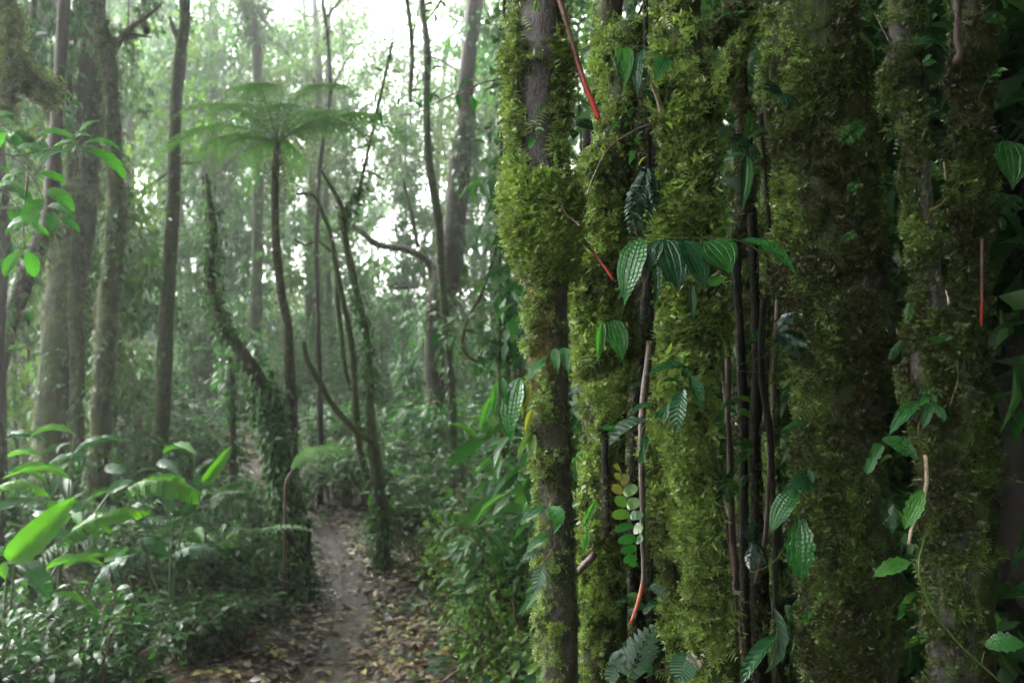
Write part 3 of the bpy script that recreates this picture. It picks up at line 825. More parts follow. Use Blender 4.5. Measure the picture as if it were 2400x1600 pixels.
root("thin bright red aerial root whose tip touches the left pepper leaf", [(1318, 500), (1337, 528), (1375, 572), (1410, 616), (1438, 656)], 2.05, M_ROOT_RED, 0.0037, 0.0032, lump=0.25, Y2=1.97)
root("brown hanging root ending in a long orange tip above the silvery leaves", [(1526, 800), (1512, 900), (1504, 1000), (1503, 1090), (1506, 1180), (1506, 1270), (1508, 1320), (1506, 1365), (1494, 1415), (1477, 1461)], 2.16, M_ROOT_ORANGE, 0.0100, 0.0030, lump=0.18, Y2=2.0)
for k, (lab, pts, Y, r, g) in enumerate((
        ("dark thin root running down behind the pinnate climber, longest of the bare roots", [(1512, -20), (1520, 300), (1522, 640), (1523, 900), (1524, 1160), (1530, 1600)], 2.25, 0.0055, True),
        ("bare glossy dark root hanging in front of the ragged column", [(1424, 800), (1419, 900), (1416, 980), (1417, 1080), (1422, 1165), (1425, 1250)], 2.34, 0.0085, False),
        ("brown upright root left of the dark gap behind the furred column", [(1690, 600), (1700, 800), (1706, 1000), (1716, 1200), (1722, 1340), (1726, 1600)], 2.5, 0.0085, True),
        ("blackish upright root in the middle of the dark gap", [(1722, 560), (1735, 760), (1742, 960), (1745, 1200), (1752, 1600)], 2.62, 0.013, True),
        ("blackish upright root at the right side of the dark gap", [(1764, 500), (1768, 760), (1772, 1000), (1768, 1250), (1775, 1600)], 2.75, 0.015, True),
        ("slender black root nearest the widest column's left edge", [(1788, 700), (1792, 900), (1806, 1100), (1815, 1250), (1822, 1600)], 2.3, 0.008, True),
        ("reddish brown root at the top right corner before the shaded trunk", [(2238, -40), (2240, 40), (2244, 100), (2240, 150)], 2.15, 0.010, False),
        ("thin reddish root in front of the widest column's top right", [(2160, -40), (2160, 60), (2158, 140), (2162, 300)], 2.1, 0.0035, False),
        ("thick dark root behind the ragged column and furred column", [(1540, 330), (1530, 600), (1500, 900), (1490, 1200), (1500, 1600)], 2.6, 0.022, True),
        ("dark upright root behind the slim front trunk", [(1380, 300), (1375, 600), (1372, 900), (1380, 1200), (1385, 1600)], 2.7, 0.016, True))):
    root(lab, pts, Y, M_ROOT_BROWN if "brown" in lab else M_BARK_SHADE_BLACK, r, group="upright bare roots", ground_=g, Y2=2.15 if "glossy" in lab else None)
mossy_tree('B1', "massive black trunk added to darken the right edge", [(2620, 0, 300), (2630, 500, 300), (2640, 1000, 305), (2640, 1600, 320)], 3.9, 9000, 0.03, lump=0.12, lfreq=3, seed=91, moss=M_MOSS_DARK, mat=M_BARK_SHADE_BLACK, cov=lambda p, n: sstep(.5, .7, vnoise(p, 3.0, 5)) * .5, top=(0, .3, 3.0), seg=28)  # added trunk: fills the dark right edge and blocks side light
mossy_tree('B2', "dark trunk standing in shade in the gap left of the widest column", [(1742, 0, 14), (1745, 300, 18), (1750, 600, 32), (1752, 800, 36), (1760, 1200, 40), (1770, 1600, 44)], 3.0, 5000, 0.026, lump=0.25, seed=93, moss=M_MOSS_DARK, mat=M_BARK_SHADE_BLACK, top=(.1, .1, 2))
mossy_tree('B3', "black trunk added to darken the gap between ragged and furred columns", [(1500, 300, 34), (1508, 600, 38), (1512, 900, 40), (1516, 1200, 42), (1520, 1600, 46)], 2.9, 4000, 0.026, lump=0.25, seed=95, moss=M_MOSS_DARK, mat=M_BARK_SHADE_BLACK, top=(.05, .1, .25))  # added trunk; its black bark stands for the shade in this gap
for k in range(16):
    x0 = rng.uniform(1350, 1870); y0 = rng.uniform(-40, 900); ln = rng.uniform(350, 800); dx = rng.normal(0, 120)
    root(("thin dark root slanting through the gaps between the mossy trunks"), [(x0, y0), (x0 + dx * .3 + rng.normal(0, 12), y0 + ln * .35), (x0 + dx * .7 + rng.normal(0, 12), y0 + ln * .7), (x0 + dx, y0 + ln)], rng.uniform(2.45, 3.0), (M_BARK_SHADE_BLACK, M_ROOT_BROWN)[k % 2], rng.uniform(.003, .008), group="slanting thin roots in the gaps")
root("short red root tip hanging in the shade at far right", [(2302, 560), (2300, 640), (2301, 700), (2299, 762)], 2.3, M_ROOT_RED, 0.0045, 0.0035)
t, s = root("leaning dead stick between the slim front trunk and the ragged column", [(1345, 1350), (1372, 1322), (1396, 1295)], 2.15, M_ROOT_BROWN, 0.007, 0.009)
def twig(label, pts, Y, mat, r0, r1, sub=()):
    t = thing("twig", label, "twig", P(*pts[0], Y))
    stem_part(t, [P(a, b, Y - 0.01 * i) for i, (a, b) in enumerate(pts)], r0, r1, mat, "twig_stem", lump=0.2)
    for q in sub: stem_part(t, [P(a, b, Y) for a, b in q], r1, r1 * .6, mat, "twig_fork")
twig("pale forked twig lying across the moss collar", [(1289, 449), (1303, 470), (1330, 505), (1352, 522), (1360, 531)], 1.93, M_STEM_BROWN, .0022, .0028, [[(1350, 520), (1362, 524)]])
twig("broken pale bark twig hanging beside the right vine", [(2169, 1066), (2172, 1130), (2160, 1180), (2154, 1200), (2138, 1236), (2130, 1275)], 2.0, M_TWIG_PALE, .0050, .0028, [[(2168, 1122), (2140, 1124)], [(2135, 1236), (2128, 1272)]])
twig("short yellowish twig standing on the shaded moss at right", [(2212, 380), (2214, 400), (2217, 423)], 2.15, M_TWIG_PALE, .0022, .0024, [[(2214, 408), (2206, 410)]])
twig("thin brown twig on the widest column's top", [(2050, 30), (2072, 75), (2093, 115)], 2.2, M_STEM_BROWN, .0022, .0016)
twig("curled orange twig beside the bare dark bark", [(2180, 495), (2192, 486), (2208, 478), (2218, 462)], 2.05, M_STEM_ORANGE, .0016, .0014)
twig("fine stalk with a brown knob beside the bare dark bark", [(2216, 678), (2222, 700), (2224, 712)], 2.02, M_TWIG_PALE, .0010, .0036)
twig("brown dead stalk arching over the little leaf rosette", [(1360, 500), (1398, 400), (1430, 345), (1490, 305), (1545, 284)], 2.2, M_STEM_BROWN, .0022, .003)
twig("bare branch stub poking from the gap beside the widest column", [(1840, 302), (1800, 308), (1765, 318)], 2.7, M_ROOT_BROWN, .012, .009)


# ------------------------------------------------------------------ climbers and leaves on the near trunks
FR = (0, -.9, .35)
v = thing("pepper_vine", "large ribbed pepper leaves in a row hanging across the furred column", "vine", P(1838, 640, 1.9))
stem_part(v, [P(1838, 640, 1.93), P(1760, 575, 1.92), P(1700, 560, 1.92), P(1600, 558, 1.91), P(1530, 556, 1.91), P(1480, 558, 1.9)], .0016, .0012, M_STEM)
stem_part(v, [P(1700, 640, 1.95), P(1672, 622, 1.94), P(1655, 605, 1.93)], .0014, .0012, M_STEM_BROWN)
leaves(v, 5, 1.9, [
    (790, 1092, 712, 1412, 105, 'piper', M_PEPPER, (-.3, -.8, .75)), (795, 1110, 850, 1420, 60, 'narrow', M_PEPPER, (.5, -.8, .1)),
    (880, 1100, 805, 1290, 66, 'piper', M_PEPPER_DARK, (-.4, -.8, .3)), (900, 1098, 962, 1345, 130, 'piper', M_PEPPER_DARK, (0, -.75, .7)),
    (850, 1200, 930, 1320, 40, 'narrow', M_PEPPER, (.3, -.9, 0)), (980, 1100, 1080, 1345, 118, 'piper', M_PEPPER_DARK, (.15, -.7, .75)),
    (1095, 1108, 1205, 1262, 165, 'piper', M_PEPPER, (.1, -.8, .7)), (1075, 1290, 1190, 1268, 50, 'piper', M_PEPPER_LIGHT, (0, -.6, -.6)),
    (1245, 1100, 1505, 1270, 82, 'tooth', M_PEPPER, (.2, -.6, .75)), (1018, 1300, 1025, 1490, 30, 'narrow', M_PEPPER_DARK, FR),
    (690, 1340, 678, 1390, 16, 'narrow', M_PEPPER, FR)], ('piper', M_PEPPER))
v = thing("pepper_vine", "three slender hanging leaves below the thin moss trunk at the top", "vine", P(1440, 108, 2.0))
stem_part(v, [P(1440, 108, 2.05), P(1480, 108, 2.04), P(1510, 112, 2.03), P(1560, 135, 2.05)], .0012, .001, M_STEM)
leaves(v, 5, 2.04, [(685, 212, 672, 330, 26, 'narrow', M_PEPPER_LIGHT), (725, 215, 708, 418, 54, 'piper', M_PEPPER_LIGHT), (800, 222, 775, 465, 50, 'piper', M_PEPPER_DARK, (-.4, -.7, .6)),
    (905, 262, 850, 378, 66, 'piper', M_PEPPER), (640, 250, 690, 405, 50, 'narrow', M_PEPPER_DARK, (.6, -.6, .3)), (760, 300, 830, 390, 40, 'narrow', M_PEPPER_DARK)], ('piper', M_PEPPER_DARK, FR))
v = thing("pepper_vine", "dark drooping leaf left of the upper red root's tip", "vine", P(1330, 295, 2.1))
leaves(v, 5, 2.1, [(470, 570, 568, 600, 95, 'oval', M_PEPPER_DARK, (0, -.6, .8)), (490, 600, 480, 640, 40, 'oval', M_PEPPER_DARK)], ('oval', M_PEPPER_DARK))
v = thing("seedling", "small rosette with one pale round leaf under the slender hanging leaves", "plant", cp(5, 745, 640, 2.05))
stem_part(v, [cp(5, 745, 640, 2.08), cp(5, 742, 560, 2.06), cp(5, 725, 525, 2.05)], .0014, .001, M_STEM)
leaves(v, 5, 2.05, [(735, 535, 700, 482, 42, 'round', M_LIME), (740, 540, 745, 490, 22, 'oval', M_PEPPER), (745, 565, 700, 600, 20, 'narrow', M_PEPPER), (700, 575, 640, 610, 18, 'narrow', M_LEAFLET),
    (770, 640, 800, 605, 34, 'oval', M_LEAFLET), (760, 640, 775, 665, 26, 'oval', M_LEAFLET), (745, 570, 770, 560, 16, 'oval', M_PEPPER), (820, 625, 880, 615, 26, 'narrow', M_PEPPER_DARK),
    (760, 690, 735, 760, 26, 'narrow', M_LEAFLET), (780, 760, 815, 720, 24, 'narrow', M_YELLOW)], ('oval', M_PEPPER, (0, -.6, .7)))
v = thing("bromeliad", "brown sheathed bromeliad shoot leaning on the furred column", "plant", cp(5, 885, 560, 2.15))
stem_part(v, [cp(5, 890, 570, 2.12), cp(5, 875, 480, 2.1), cp(5, 845, 400, 2.08), cp(5, 810, 330, 2.07)], .009, .002, M_TWIG_PALE, "sheath")
leaves(v, 5, 2.15, [(870, 540, 780, 400, 36, 'strap', M_PEPPER_DARK), (880, 520, 830, 250, 30, 'strap', M_PEPPER_DARK), (885, 510, 905, 260, 28, 'strap', M_PEPPER_LIGHT)], ('strap', M_PEPPER_DARK))
v = thing("pepper_vine", "pale heart leaf and long folded leaf right of the furred column", "vine", P(1700, 420, 2.1))
stem_part(v, [P(1696, 425, 2.1), P(1702, 390, 2.1), P(1708, 365, 2.1), P(1745, 360, 2.1)], .001, .0008, M_STEM)
leaves(v, 5, 2.1, [(1258, 860, 1158, 838, 72, 'heart', M_SILVER, (-.1, -.9, .5)), (1272, 712, 1250, 975, 52, 'narrow', M_PEPPER, FR), (1195, 722, 1275, 712, 22, 'narrow', M_PEPPER)], ('heart', M_PEPPER))
v = thing("pepper_vine", "pair of ribbed leaves over the ragged column's middle", "vine", P(1430, 745, 2.08))
stem_part(v, [P(1405, 770, 2.1), P(1412, 748, 2.09), P(1436, 746, 2.08)], .001, .0008, M_STEM)
leaves(v, 6, 2.08, [(655, -100, 706, 92, 82, 'piper', M_PEPPER), (610, -95, 590, 92, 42, 'narrow', M_PEPPER_LIGHT)], ('piper', M_PEPPER, FR))
v = thing("pepper_vine", "three dark leaves high on the slim front trunk's bare side", "vine", P(1305, 815, 1.9))
stem_part(v, [P(1330, 816, 1.92), P(1310, 815, 1.9), P(1290, 825, 1.91), P(1275, 840, 1.91)], .0009, .0008, M_STEM)
leaves(v, 6, 1.9, [(390, 32, 408, 148, 36, 'piper', M_PEPPER), (432, 30, 455, 152, 44, 'heart', M_PEPPER), (352, 82, 258, 190, 40, 'piper', M_PEPPER)], ('piper', M_PEPPER, (-.2, -.7, .7)))
v = thing("pepper_vine", "big glossy ribbed leaf with narrow neighbours sticking out left of the slim front trunk", "vine", P(1240, 890, 1.92))
stem_part(v, [P(1240, 890, 1.95), P(1215, 888, 1.93), P(1180, 890, 1.92), P(1155, 886, 1.92)], .0010, .0008, M_STEM)
leaves(v, 6, 1.92, [(232, 165, 190, 475, 92, 'piper', M_PEPPER, (-.4, -.75, .7)), (125, 178, 108, 350, 30, 'narrow', M_PEPPER_LIGHT), (105, 250, 48, 410, 34, 'narrow', M_PEPPER_LIGHT), (150, 165, 168, 295, 30, 'narrow', M_PEPPER),
    (275, 190, 240, 355, 40, 'narrow', M_YELLOW), (290, 310, 255, 415, 30, 'narrow', M_YELLOW), (282, 425, 216, 535, 30, 'narrow', M_LIME), (295, 425, 285, 520, 36, 'oval', M_LIME), (235, 170, 245, 320, 40, 'piper', M_PEPPER_LIGHT)], ('piper', M_PEPPER, FR))
v = thing("climber", "wet toothed leaves on an orange stem low on the slim front trunk", "vine", P(1255, 1060, 1.92))
stem_part(v, [cp(6, 300, 520, 1.93), cp(6, 335, 610, 1.92), cp(6, 372, 720, 1.92), cp(6, 385, 820, 1.91), cp(6, 395, 930, 1.92), cp(6, 340, 1012, 1.93)], .0013, .0013, M_STEM_ORANGE)
leaves(v, 6, 1.91, [(355, 758, 233, 842, 46, 'tooth', M_PEPPER), (368, 760, 432, 838, 64, 'tooth', M_LEAFLET), (428, 815, 388, 885, 30, 'narrow', M_LEAFLET), (372, 885, 258, 975, 42, 'tooth', M_PEPPER), (325, 965, 245, 1002, 42, 'tooth', M_SILVER),
    (342, 1020, 302, 1160, 54, 'tooth', M_SILVER, (-.1, -.8, .7)), (295, 1150, 262, 1205, 24, 'narrow', M_PEPPER), (318, 1478, 266, 1532, 30, 'tooth', M_LIME), (330, 1498, 322, 1562, 34, 'tooth', M_LIME)], ('tooth', M_PEPPER, (-.2, -.7, .75)))
v = thing("pinnate_climber", "climbing shoot of paired round leaflets, bronze at top and green below", "vine", cp(6, 700, 570, 2.05))
stem_part(v, [cp(6, 690, 575, 2.06), cp(6, 705, 640, 2.05), cp(6, 718, 700, 2.05), cp(6, 730, 780, 2.04), cp(6, 752, 860, 2.04), cp(6, 765, 940, 2.04), cp(6, 765, 1010, 2.04)], .0012, .0016, M_STEM)
leaves(v, 6, 2.035, [(692, 585, 662, 572, 30, 'round', M_BRONZE), (698, 622, 664, 620, 36, 'round', M_BRONZE), (697, 652, 732, 612, 42, 'round', M_BRONZE), (705, 680, 652, 680, 48, 'round', M_BRONZE), (708, 695, 775, 672, 50, 'round', M_LIME),
    (722, 740, 664, 730, 52, 'round', M_LIME), (722, 752, 788, 738, 52, 'round', M_LIME), (735, 790, 652, 802, 46, 'round', M_LIME), (738, 800, 800, 798, 42, 'round', M_LEAFLET), (755, 845, 668, 870, 44, 'round', M_LEAFLET, (-.3, -.7, .7)), (755, 862, 800, 855, 50, 'round', M_LIME),
    (765, 900, 682, 920, 42, 'round', M_LEAFLET), (768, 915, 800, 905, 36, 'round', M_LEAFLET), (768, 945, 694, 965, 38, 'round', M_LEAFLET), (768, 990, 706, 1010, 38, 'round', M_LEAFLET), (766, 1012, 735, 1030, 34, 'round', M_LEAFLET)], ('round', M_LIME, (0, -.9, .5)))
v = thing("climber", "wax-glossy leaves catching white light between ragged and furred columns", "vine", cp(6, 1030, 185, 2.02))
stem_part(v, [cp(6, 1372, 62, 2.1), cp(6, 1200, 120, 2.06), cp(6, 1040, 185, 2.03), cp(6, 930, 275, 2.02), cp(6, 830, 350, 2.0), cp(6, 790, 420, 2.0)], .0009, .0012, M_STEM)
stem_part(v, [cp(6, 1040, 185, 2.03), cp(6, 1100, 90, 2.04), cp(6, 1220, -20, 2.06)], .0009, .0007, M_STEM)
UPW = (-.3, -.55, .95)
leaves(v, 6, 2.0, [(1010, 122, 805, 165, 56, 'narrow', M_GLOSSY, UPW), (1010, 155, 1060, 320, 66, 'narrow', M_GLOSSY, (.2, -.8, .5)), (985, 215, 950, 420, 74, 'oval', M_GLOSSY, (-.2, -.6, .9)), (915, 285, 890, 385, 50, 'narrow', M_GLOSSY, UPW), (850, 288, 730, 348, 38, 'narrow', M_GLOSSY, UPW),
    (825, 365, 640, 485, 74, 'strap', M_SILVER, UPW), (808, 430, 785, 560, 40, 'chewed', M_GLOSSY, FR), (880, 320, 850, 370, 24, 'narrow', M_GLOSSY), (700, 410, 605, 400, 40, 'chewed', M_LEAFLET), (965, 190, 880, 190, 36, 'narrow', M_GLOSSY, UPW), (990, 165, 1000, 120, 34, 'oval', M_GLOSSY)], ('narrow', M_GLOSSY))

# pinnate fronds ------------------------------------------------------------
def frond_mesh(name, mat, pairs=22, pw=0.5, bip=True, arch=0.22, seed=0, tip=0.2, pinw=0.06, droop=0.12):
    """unit frond along +Y: a rib with pinnae on both sides, each with its own row of leaflets when bip"""
    r = np.random.default_rng(seed)
    C, D, Lw, Ww = [], [], [], []
    for i in range(pairs):
        v = 0.08 + 0.92 * (i + .5) / pairs
        w = pw * (np.interp(v, [0, .15, .45, .75, 1], [.45, .8, 1, .68, .06]))
        b = np.array([0, v, arch * 4 * v * (1 - v)])
        for sg in (-1, 1):
            d = np.array([sg, 0.42 + r.uniform(-.08, .08), -0.12]); d /= np.linalg.norm(d)
            if not bip:
                C.append(b); D.append(d); Lw.append(w); Ww.append(pinw * (0.6 + .5 * w / pw)); continue
            m = max(4, int(16 * w / pw))
            for j in range(m):
                s = (j + .6) / m
                q = b + d * w * s + np.array([0, 0, -droop * w * s * s])
                for sd in (-1, 1):
                    e = np.array([sg * 0.35, sd * 0.9, -.1])
                    C.append(q); D.append(e); l = 0.85 * pinw * (1.15 - s) + .004
                    Lw.append(l); Ww.append(l * .62)
    C, D = np.array(C), np.array(D)
    up = np.tile([0, 0, 1.0], (len(C), 1)) + r.normal(0, .15, (len(C), 3))
    V, F = stamp(LEAF_LO if not bip else (LEAF_LO[0][[0, 1, 3, 4]], np.array([(0, 2, 3), (0, 3, 1)])), C, D, up, np.array(Lw), np.array(Ww))
    nper = 5 if not bip else 4
    rn = np.repeat(np.clip(0.5 + r.normal(0, .2, len(C)), 0, 1), nper)
    # rib
    vs = np.linspace(0, 1, 12); rib = []
    for k, v in enumerate(vs):
        z = arch * 4 * v * (1 - v); t = 0.010 * (1.1 - v)
        rib += [(-t, v, z - t), (t, v, z - t), (0, v, z + t * .3)]
    rib = np.array(rib); o = len(V); Fr = []
    for k in range(11):
        for a in range(3): Fr.append((o + k * 3 + a, o + k * 3 + (a + 1) % 3, o + k * 3 + 3 + (a + 1) % 3, o + k * 3 + 3 + a))
    return mesh_np(name, np.vstack([V, rib]), [F, np.array(Fr)], mat, rnd=np.concatenate([rn, np.full(len(rib), .1)]))
FR_DARK = frond_mesh("dark_frond", M_FERN_DARK, 14, .36, False, .12, 1, pinw=.11)
FR_SMALL = frond_mesh("small_frond", M_IVY, 9, .30, False, .15, 2, pinw=.13)
FR_TREE = [frond_mesh("tree_fern_frond", M_FERN, 24, .36, True, .24, 3 + i, pinw=.040) for i in range(3)]
FR_GROUND = [frond_mesh("ground_fern_frond", M_LEAF_COOL, 20, .26, False, .22, 8 + i, pinw=.05) for i in range(2)]
FR_PALM = frond_mesh("palm_frond", M_LEAF_COOL, 24, .42, False, .30, 12, pinw=.045)

v = thing("fern", "dark glossy fern hanging between ragged and furred columns", "fern", P(1515, 400, 2.15))
for (bx, by, tx, ty, w) in ((820, 770, 740, 1075, 200), (850, 780, 800, 1060, 150), (830, 760, 860, 980, 120)):
    put_leaf(v, FR_DARK, cp(5, bx, by, 2.17), cp(5, tx, ty, 2.08), cp(5, w, 0, 2.1)[0] - cp(5, 0, 0, 2.1)[0], (-.2, -.8, .5), "frond")
def small_fern(label, c, Y, rows, me=None):
    v = thing("small_fern", label, "fern", cp(c, rows[0][0], rows[0][1], Y))
    for (bx, by, tx, ty, w) in rows:
        L = math.hypot(tx - bx, ty - by)
        put_leaf(v, me or FR_SMALL, cp(c, bx, by, Y), cp(c, tx, ty, Y - .015), L * K / FPX * Y * w, (random.uniform(-.3, .3), -.8, .6), "frond")
small_fern("tiny bright fern at the widest column's top right", 7, 2.08, [(775, 100, 845, 70, 1.3), (780, 95, 830, 105, 1.1)])
small_fern("blue-green fern sprig under the dark broad leaf at top right", 7, 2.02, [(900, 300, 975, 285, 1.2), (905, 290, 950, 250, 1.0)])
small_fern("bright fern clump on the widest column's upper middle", 7, 2.12, [(640, 570, 515, 670, 1.2), (640, 565, 590, 555, 1.2), (635, 575, 560, 590, 1.1)])
small_fern("small bright fern leaf on the widest column, upper of two", 7, 2.1, [(610, 840, 555, 890, 1.3)])
small_fern("small bright fern leaf on the widest column, lower of two", 7, 2.1, [(605, 1068, 528, 1120, 1.1)])
small_fern("upright ladder fern left of the lower bare bark stretch", 7, 1.98, [(850, 1385, 835, 1490, .9), (870, 1390, 895, 1380, 1.3)])
small_fern("bright green fern leaves below the lower bare bark stretch", 7, 1.98, [(1000, 1560, 930, 1570, 1.3), (1000, 1560, 1050, 1545, 1.2), (985, 1555, 1010, 1525, 1.2)])
small_fern("fern sprig beside the right column above the vine rosette", 8, 2.05, [(800, 10, 750, 95, .9), (810, 0, 780, 60, .9)])
small_fern("pale shaded fern fronds behind the rightmost trunk", 7, 2.5, [(1240, 880, 1330, 1000, 1.3), (1280, 900, 1372, 960, 1.3), (1265, 990, 1280, 1060, .8), (1230, 890, 1200, 950, 1.0)], frond_mesh("pale_frond", M_LEAF_COOL, 12, .4, False, .1, 31, pinw=.12))
small_fern("silvery lobed fern under the orange root tip", 6, 2.05, [(720, 1560, 845, 1300, .75), (740, 1420, 640, 1480, .9), (760, 1400, 850, 1420, .8), (800, 1330, 830, 1480, .8)], frond_mesh("silver_frond", M_SILVER, 9, .42, False, .1, 33, pinw=.16))
small_fern("feathery green sprig on the trunk top beside the dark thicket", 7, 2.3, [(1180, 60, 1300, 140, 1.2), (1190, 110, 1250, 60, 1.0)])
v = thing("climber", "silvery lobed leaves low between ragged and furred columns", "vine", cp(6, 780, 1420, 2.1))
leaves(v, 6, 2.08, [(735, 1225, 760, 1270, 40, 'oval', M_SILVER), (830, 1120, 900, 1180, 60, 'chewed', M_SILVER), (860, 1190, 800, 1250, 40, 'chewed', M_PEPPER_DARK), (700, 1450, 640, 1560, 90, 'chewed', M_SILVER), (740, 1380, 700, 1440, 50, 'chewed', M_SILVER),
    (1005, 1430, 960, 1560, 110, 'round', M_GLOSSY, (0, -.5, .9)), (1000, 1440, 1060, 1500, 50, 'chewed', M_TWIG_PALE), (800, 1480, 840, 1530, 50, 'oval', M_PEPPER)], ('chewed', M_SILVER, (0, -.6, .8)))
stem_part(v, [cp(6, 1030, 1430, 2.08), cp(6, 900, 1500, 2.08), cp(6, 800, 1545, 2.08)], .001, .001, M_STEM_BROWN)
v = thing("climber", "two narrow bright leaves in the slot right of the slim front trunk", "vine", cp(6, 585, 730, 2.2))
leaves(v, 6, 2.2, [(585, 728, 515, 865, 30, 'narrow', M_PEPPER_LIGHT), (545, 865, 520, 980, 26, 'narrow', M_PEPPER_LIGHT), (550, 870, 580, 860, 14, 'narrow', M_LIME)], ('narrow', M_PEPPER_LIGHT, FR))

# little ferns and seedlings sprouting in the gaps between the trunks
for k in range(32):
    px, py, Y = rng.uniform(1345, 1860 if k < 24 else 2300), rng.uniform(60, 1560), rng.uniform(2.25, 2.7)
    q = P(px, py, Y)
    if k % 2:
        v = thing("small_fern", "little fern sprouting in the gaps between the mossy trunks", "fern", q, "little ferns in the gaps")
        for j in range(4):
            a = rng.uniform(.2, 6.1); L = rng.uniform(.04, .085)
            put_leaf(v, FR_SMALL if k % 4 == 1 else FR_DARK, q, q + np.array([math.cos(a) * L, -.03, math.sin(a) * L - .01]), L * rng.uniform(.8, 1.1), (rng.normal(0, .3), -.8, .5), "frond")
    else:
        v = thing("seedling", "little leafy seedling sprouting in the gaps between the mossy trunks", "plant", q, "little seedlings in the gaps")
        e = q + np.array([rng.normal(0, .03), -.03, rng.uniform(.03, .08)])
        stem_part(v, [q, (q + e) / 2 + np.array([.006, 0, 0]), e], .0012, .0008, M_STEM)
        for j in range(6):
            c_ = q + (e - q) * (.3 + .14 * j); a = j * 2.4 + rng.random(); L = rng.uniform(.022, .045)
            put_leaf(v, blade('oval', (M_LEAFLET, M_PEPPER, M_LIME)[j % 3]), c_, c_ + np.array([math.cos(a) * L, -abs(math.sin(a)) * L * .6, math.sin(a) * L * .5 - .006]), L * .5, (0, -.7, .7))

# right-hand climbers
v = thing("pepper_vine", "long ribbed leaf with yellow tip left of the widest column's foot", "vine", cp(8, 345, 790, 2.1))
leaves(v, 8, 2.08, [(345, 795, 348, 1108, 102, 'tooth', M_PEPPER, (-.3, -.8, .45)), (330, 678, 205, 892, 84, 'piper', M_PEPPER, (-.5, -.7, .6)), (405, 650, 268, 672, 78, 'piper', M_PEPPER_DARK, (0, -.7, .7)), (370, 588, 398, 652, 44, 'oval', M_PEPPER_DARK)], ('piper', M_PEPPER))
stem_part(v, [cp(8, 460, 740, 2.12), cp(8, 410, 690, 2.1), cp(8, 345, 680, 2.09)], .001, .0008, M_STEM)
v = thing("climber", "single small bright leaf on the widest column's left edge", "vine", cp(8, 370, 385, 2.15))
leaves(v, 8, 2.12, [(370, 385, 248, 420, 34, 'narrow', M_PEPPER, (0, -.6, .8))], ('narrow', M_PEPPER))
v = thing("climber", "long leaves with brown edge rising from the bottom left of the widest column", "vine", cp(8, 200, 1560, 2.0))
leaves(v, 8, 1.98, [(242, 1345, 70, 1580, 62, 'strap', M_GLOSSY, (-.3, -.7, .7)), (222, 1222, 185, 1520, 66, 'strap', M_SILVER, (.5, -.8, .2))], ('strap', M_PEPPER))
v = thing("climber", "yellow-green curved tendril in the dark gap", "vine", cp(8, 270, 945, 2.2))
stem_part(v, [cp(8, 272, 945, 2.2), cp(8, 225, 1010, 2.18), cp(8, 165, 1045, 2.17), cp(8, 118, 1058, 2.17)], .0022, .001, M_LIME, "stem")
v = thing("climber", "jointed green vine with a rosette and scattered leaves on the slim bare-bark stem", "vine", cp(8, 930, 200, 1.95))
stem_part(v, [cp(8, 930, 200, 1.96), cp(8, 935, 290, 1.95), cp(8, 888, 380, 1.95), cp(8, 890, 470, 1.95), cp(8, 902, 560, 1.96), cp(8, 905, 640, 1.96)], .0016, .0016, M_STEM_ORANGE)
stem_part(v, [cp(8, 915, 900, 1.98), cp(8, 888, 1020, 1.96), cp(8, 905, 1120, 1.95), cp(8, 960, 1245, 1.95), cp(8, 1080, 1395, 1.95), cp(8, 1240, 1540, 1.95), cp(8, 1330, 1620, 1.95)], .0022, .0018, M_LIME)
stem_part(v, [cp(8, 880, 1062, 1.96), cp(8, 848, 1010, 1.95)], .0009, .0009, M_STEM)
stem_part(v, [cp(8, 1175, 1480, 1.95), cp(8, 1190, 1420, 1.95)], .0009, .0009, M_STEM)
leaves(v, 8, 1.94, [(892, 275, 748, 435, 64, 'narrow', M_PEPPER, (-.3, -.7, .6)), (715, 448, 888, 545, 88, 'tooth', M_PEPPER, (.2, -.7, .7)), (712, 468, 648, 606, 58, 'chewed', M_PEPPER, (-.2, -.8, .5)), (908, 680, 822, 865, 64, 'tooth', M_PEPPER_LIGHT, (-.3, -.8, .4)),
    (850, 1012, 675, 1082, 62, 'tooth', M_PEPPER_LIGHT, (0, -.7, .7)), (1190, 1400, 1380, 1392, 86, 'tooth', M_PEPPER, (0, -.6, .8)), (932, 290, 1010, 365, 52, 'oval', M_PEPPER), (930, 285, 905, 400, 40, 'oval', M_PEPPER), (930, 280, 945, 350, 30, 'oval', M_LEAFLET),
    (932, 240, 970, 290, 34, 'oval', M_PEPPER), (930, 250, 895, 295, 30, 'oval', M_LEAFLET), (932, 215, 890, 240, 26, 'oval', M_PEPPER), (932, 210, 952, 230, 26, 'oval', M_PEPPER), (765, 525, 705, 560, 18, 'narrow', M_LIME)], ('tooth', M_PEPPER, (0, -.7, .7)))
v = thing("climber", "dark broad leaf high beside the thin reddish root", "vine", cp(7, 1020, 215, 2.05))
leaves(v, 7, 2.03, [(1025, 235, 855, 208, 86, 'oval', M_PEPPER_DARK, (0, -.6, .8))], ('oval', M_PEPPER_DARK))
stem_part(v, [cp(7, 1025, 235, 2.05), cp(7, 1060, 250, 2.1)], .0009, .0009, M_STEM)
v = thing("pepper_vine", "large dark leaf hanging at the right edge", "vine", cp(7, 1300, 640, 2.2))
leaves(v, 7, 2.2, [(1290, 645, 1318, 875, 150, 'piper', M_PEPPER, (.1, -.8, .55))], ('piper', M_PEPPER))
v = thing("seedling", "little silvery-leaved twig on the shaded moss between the right trunks", "plant", cp(7, 1130, 540, 2.1))
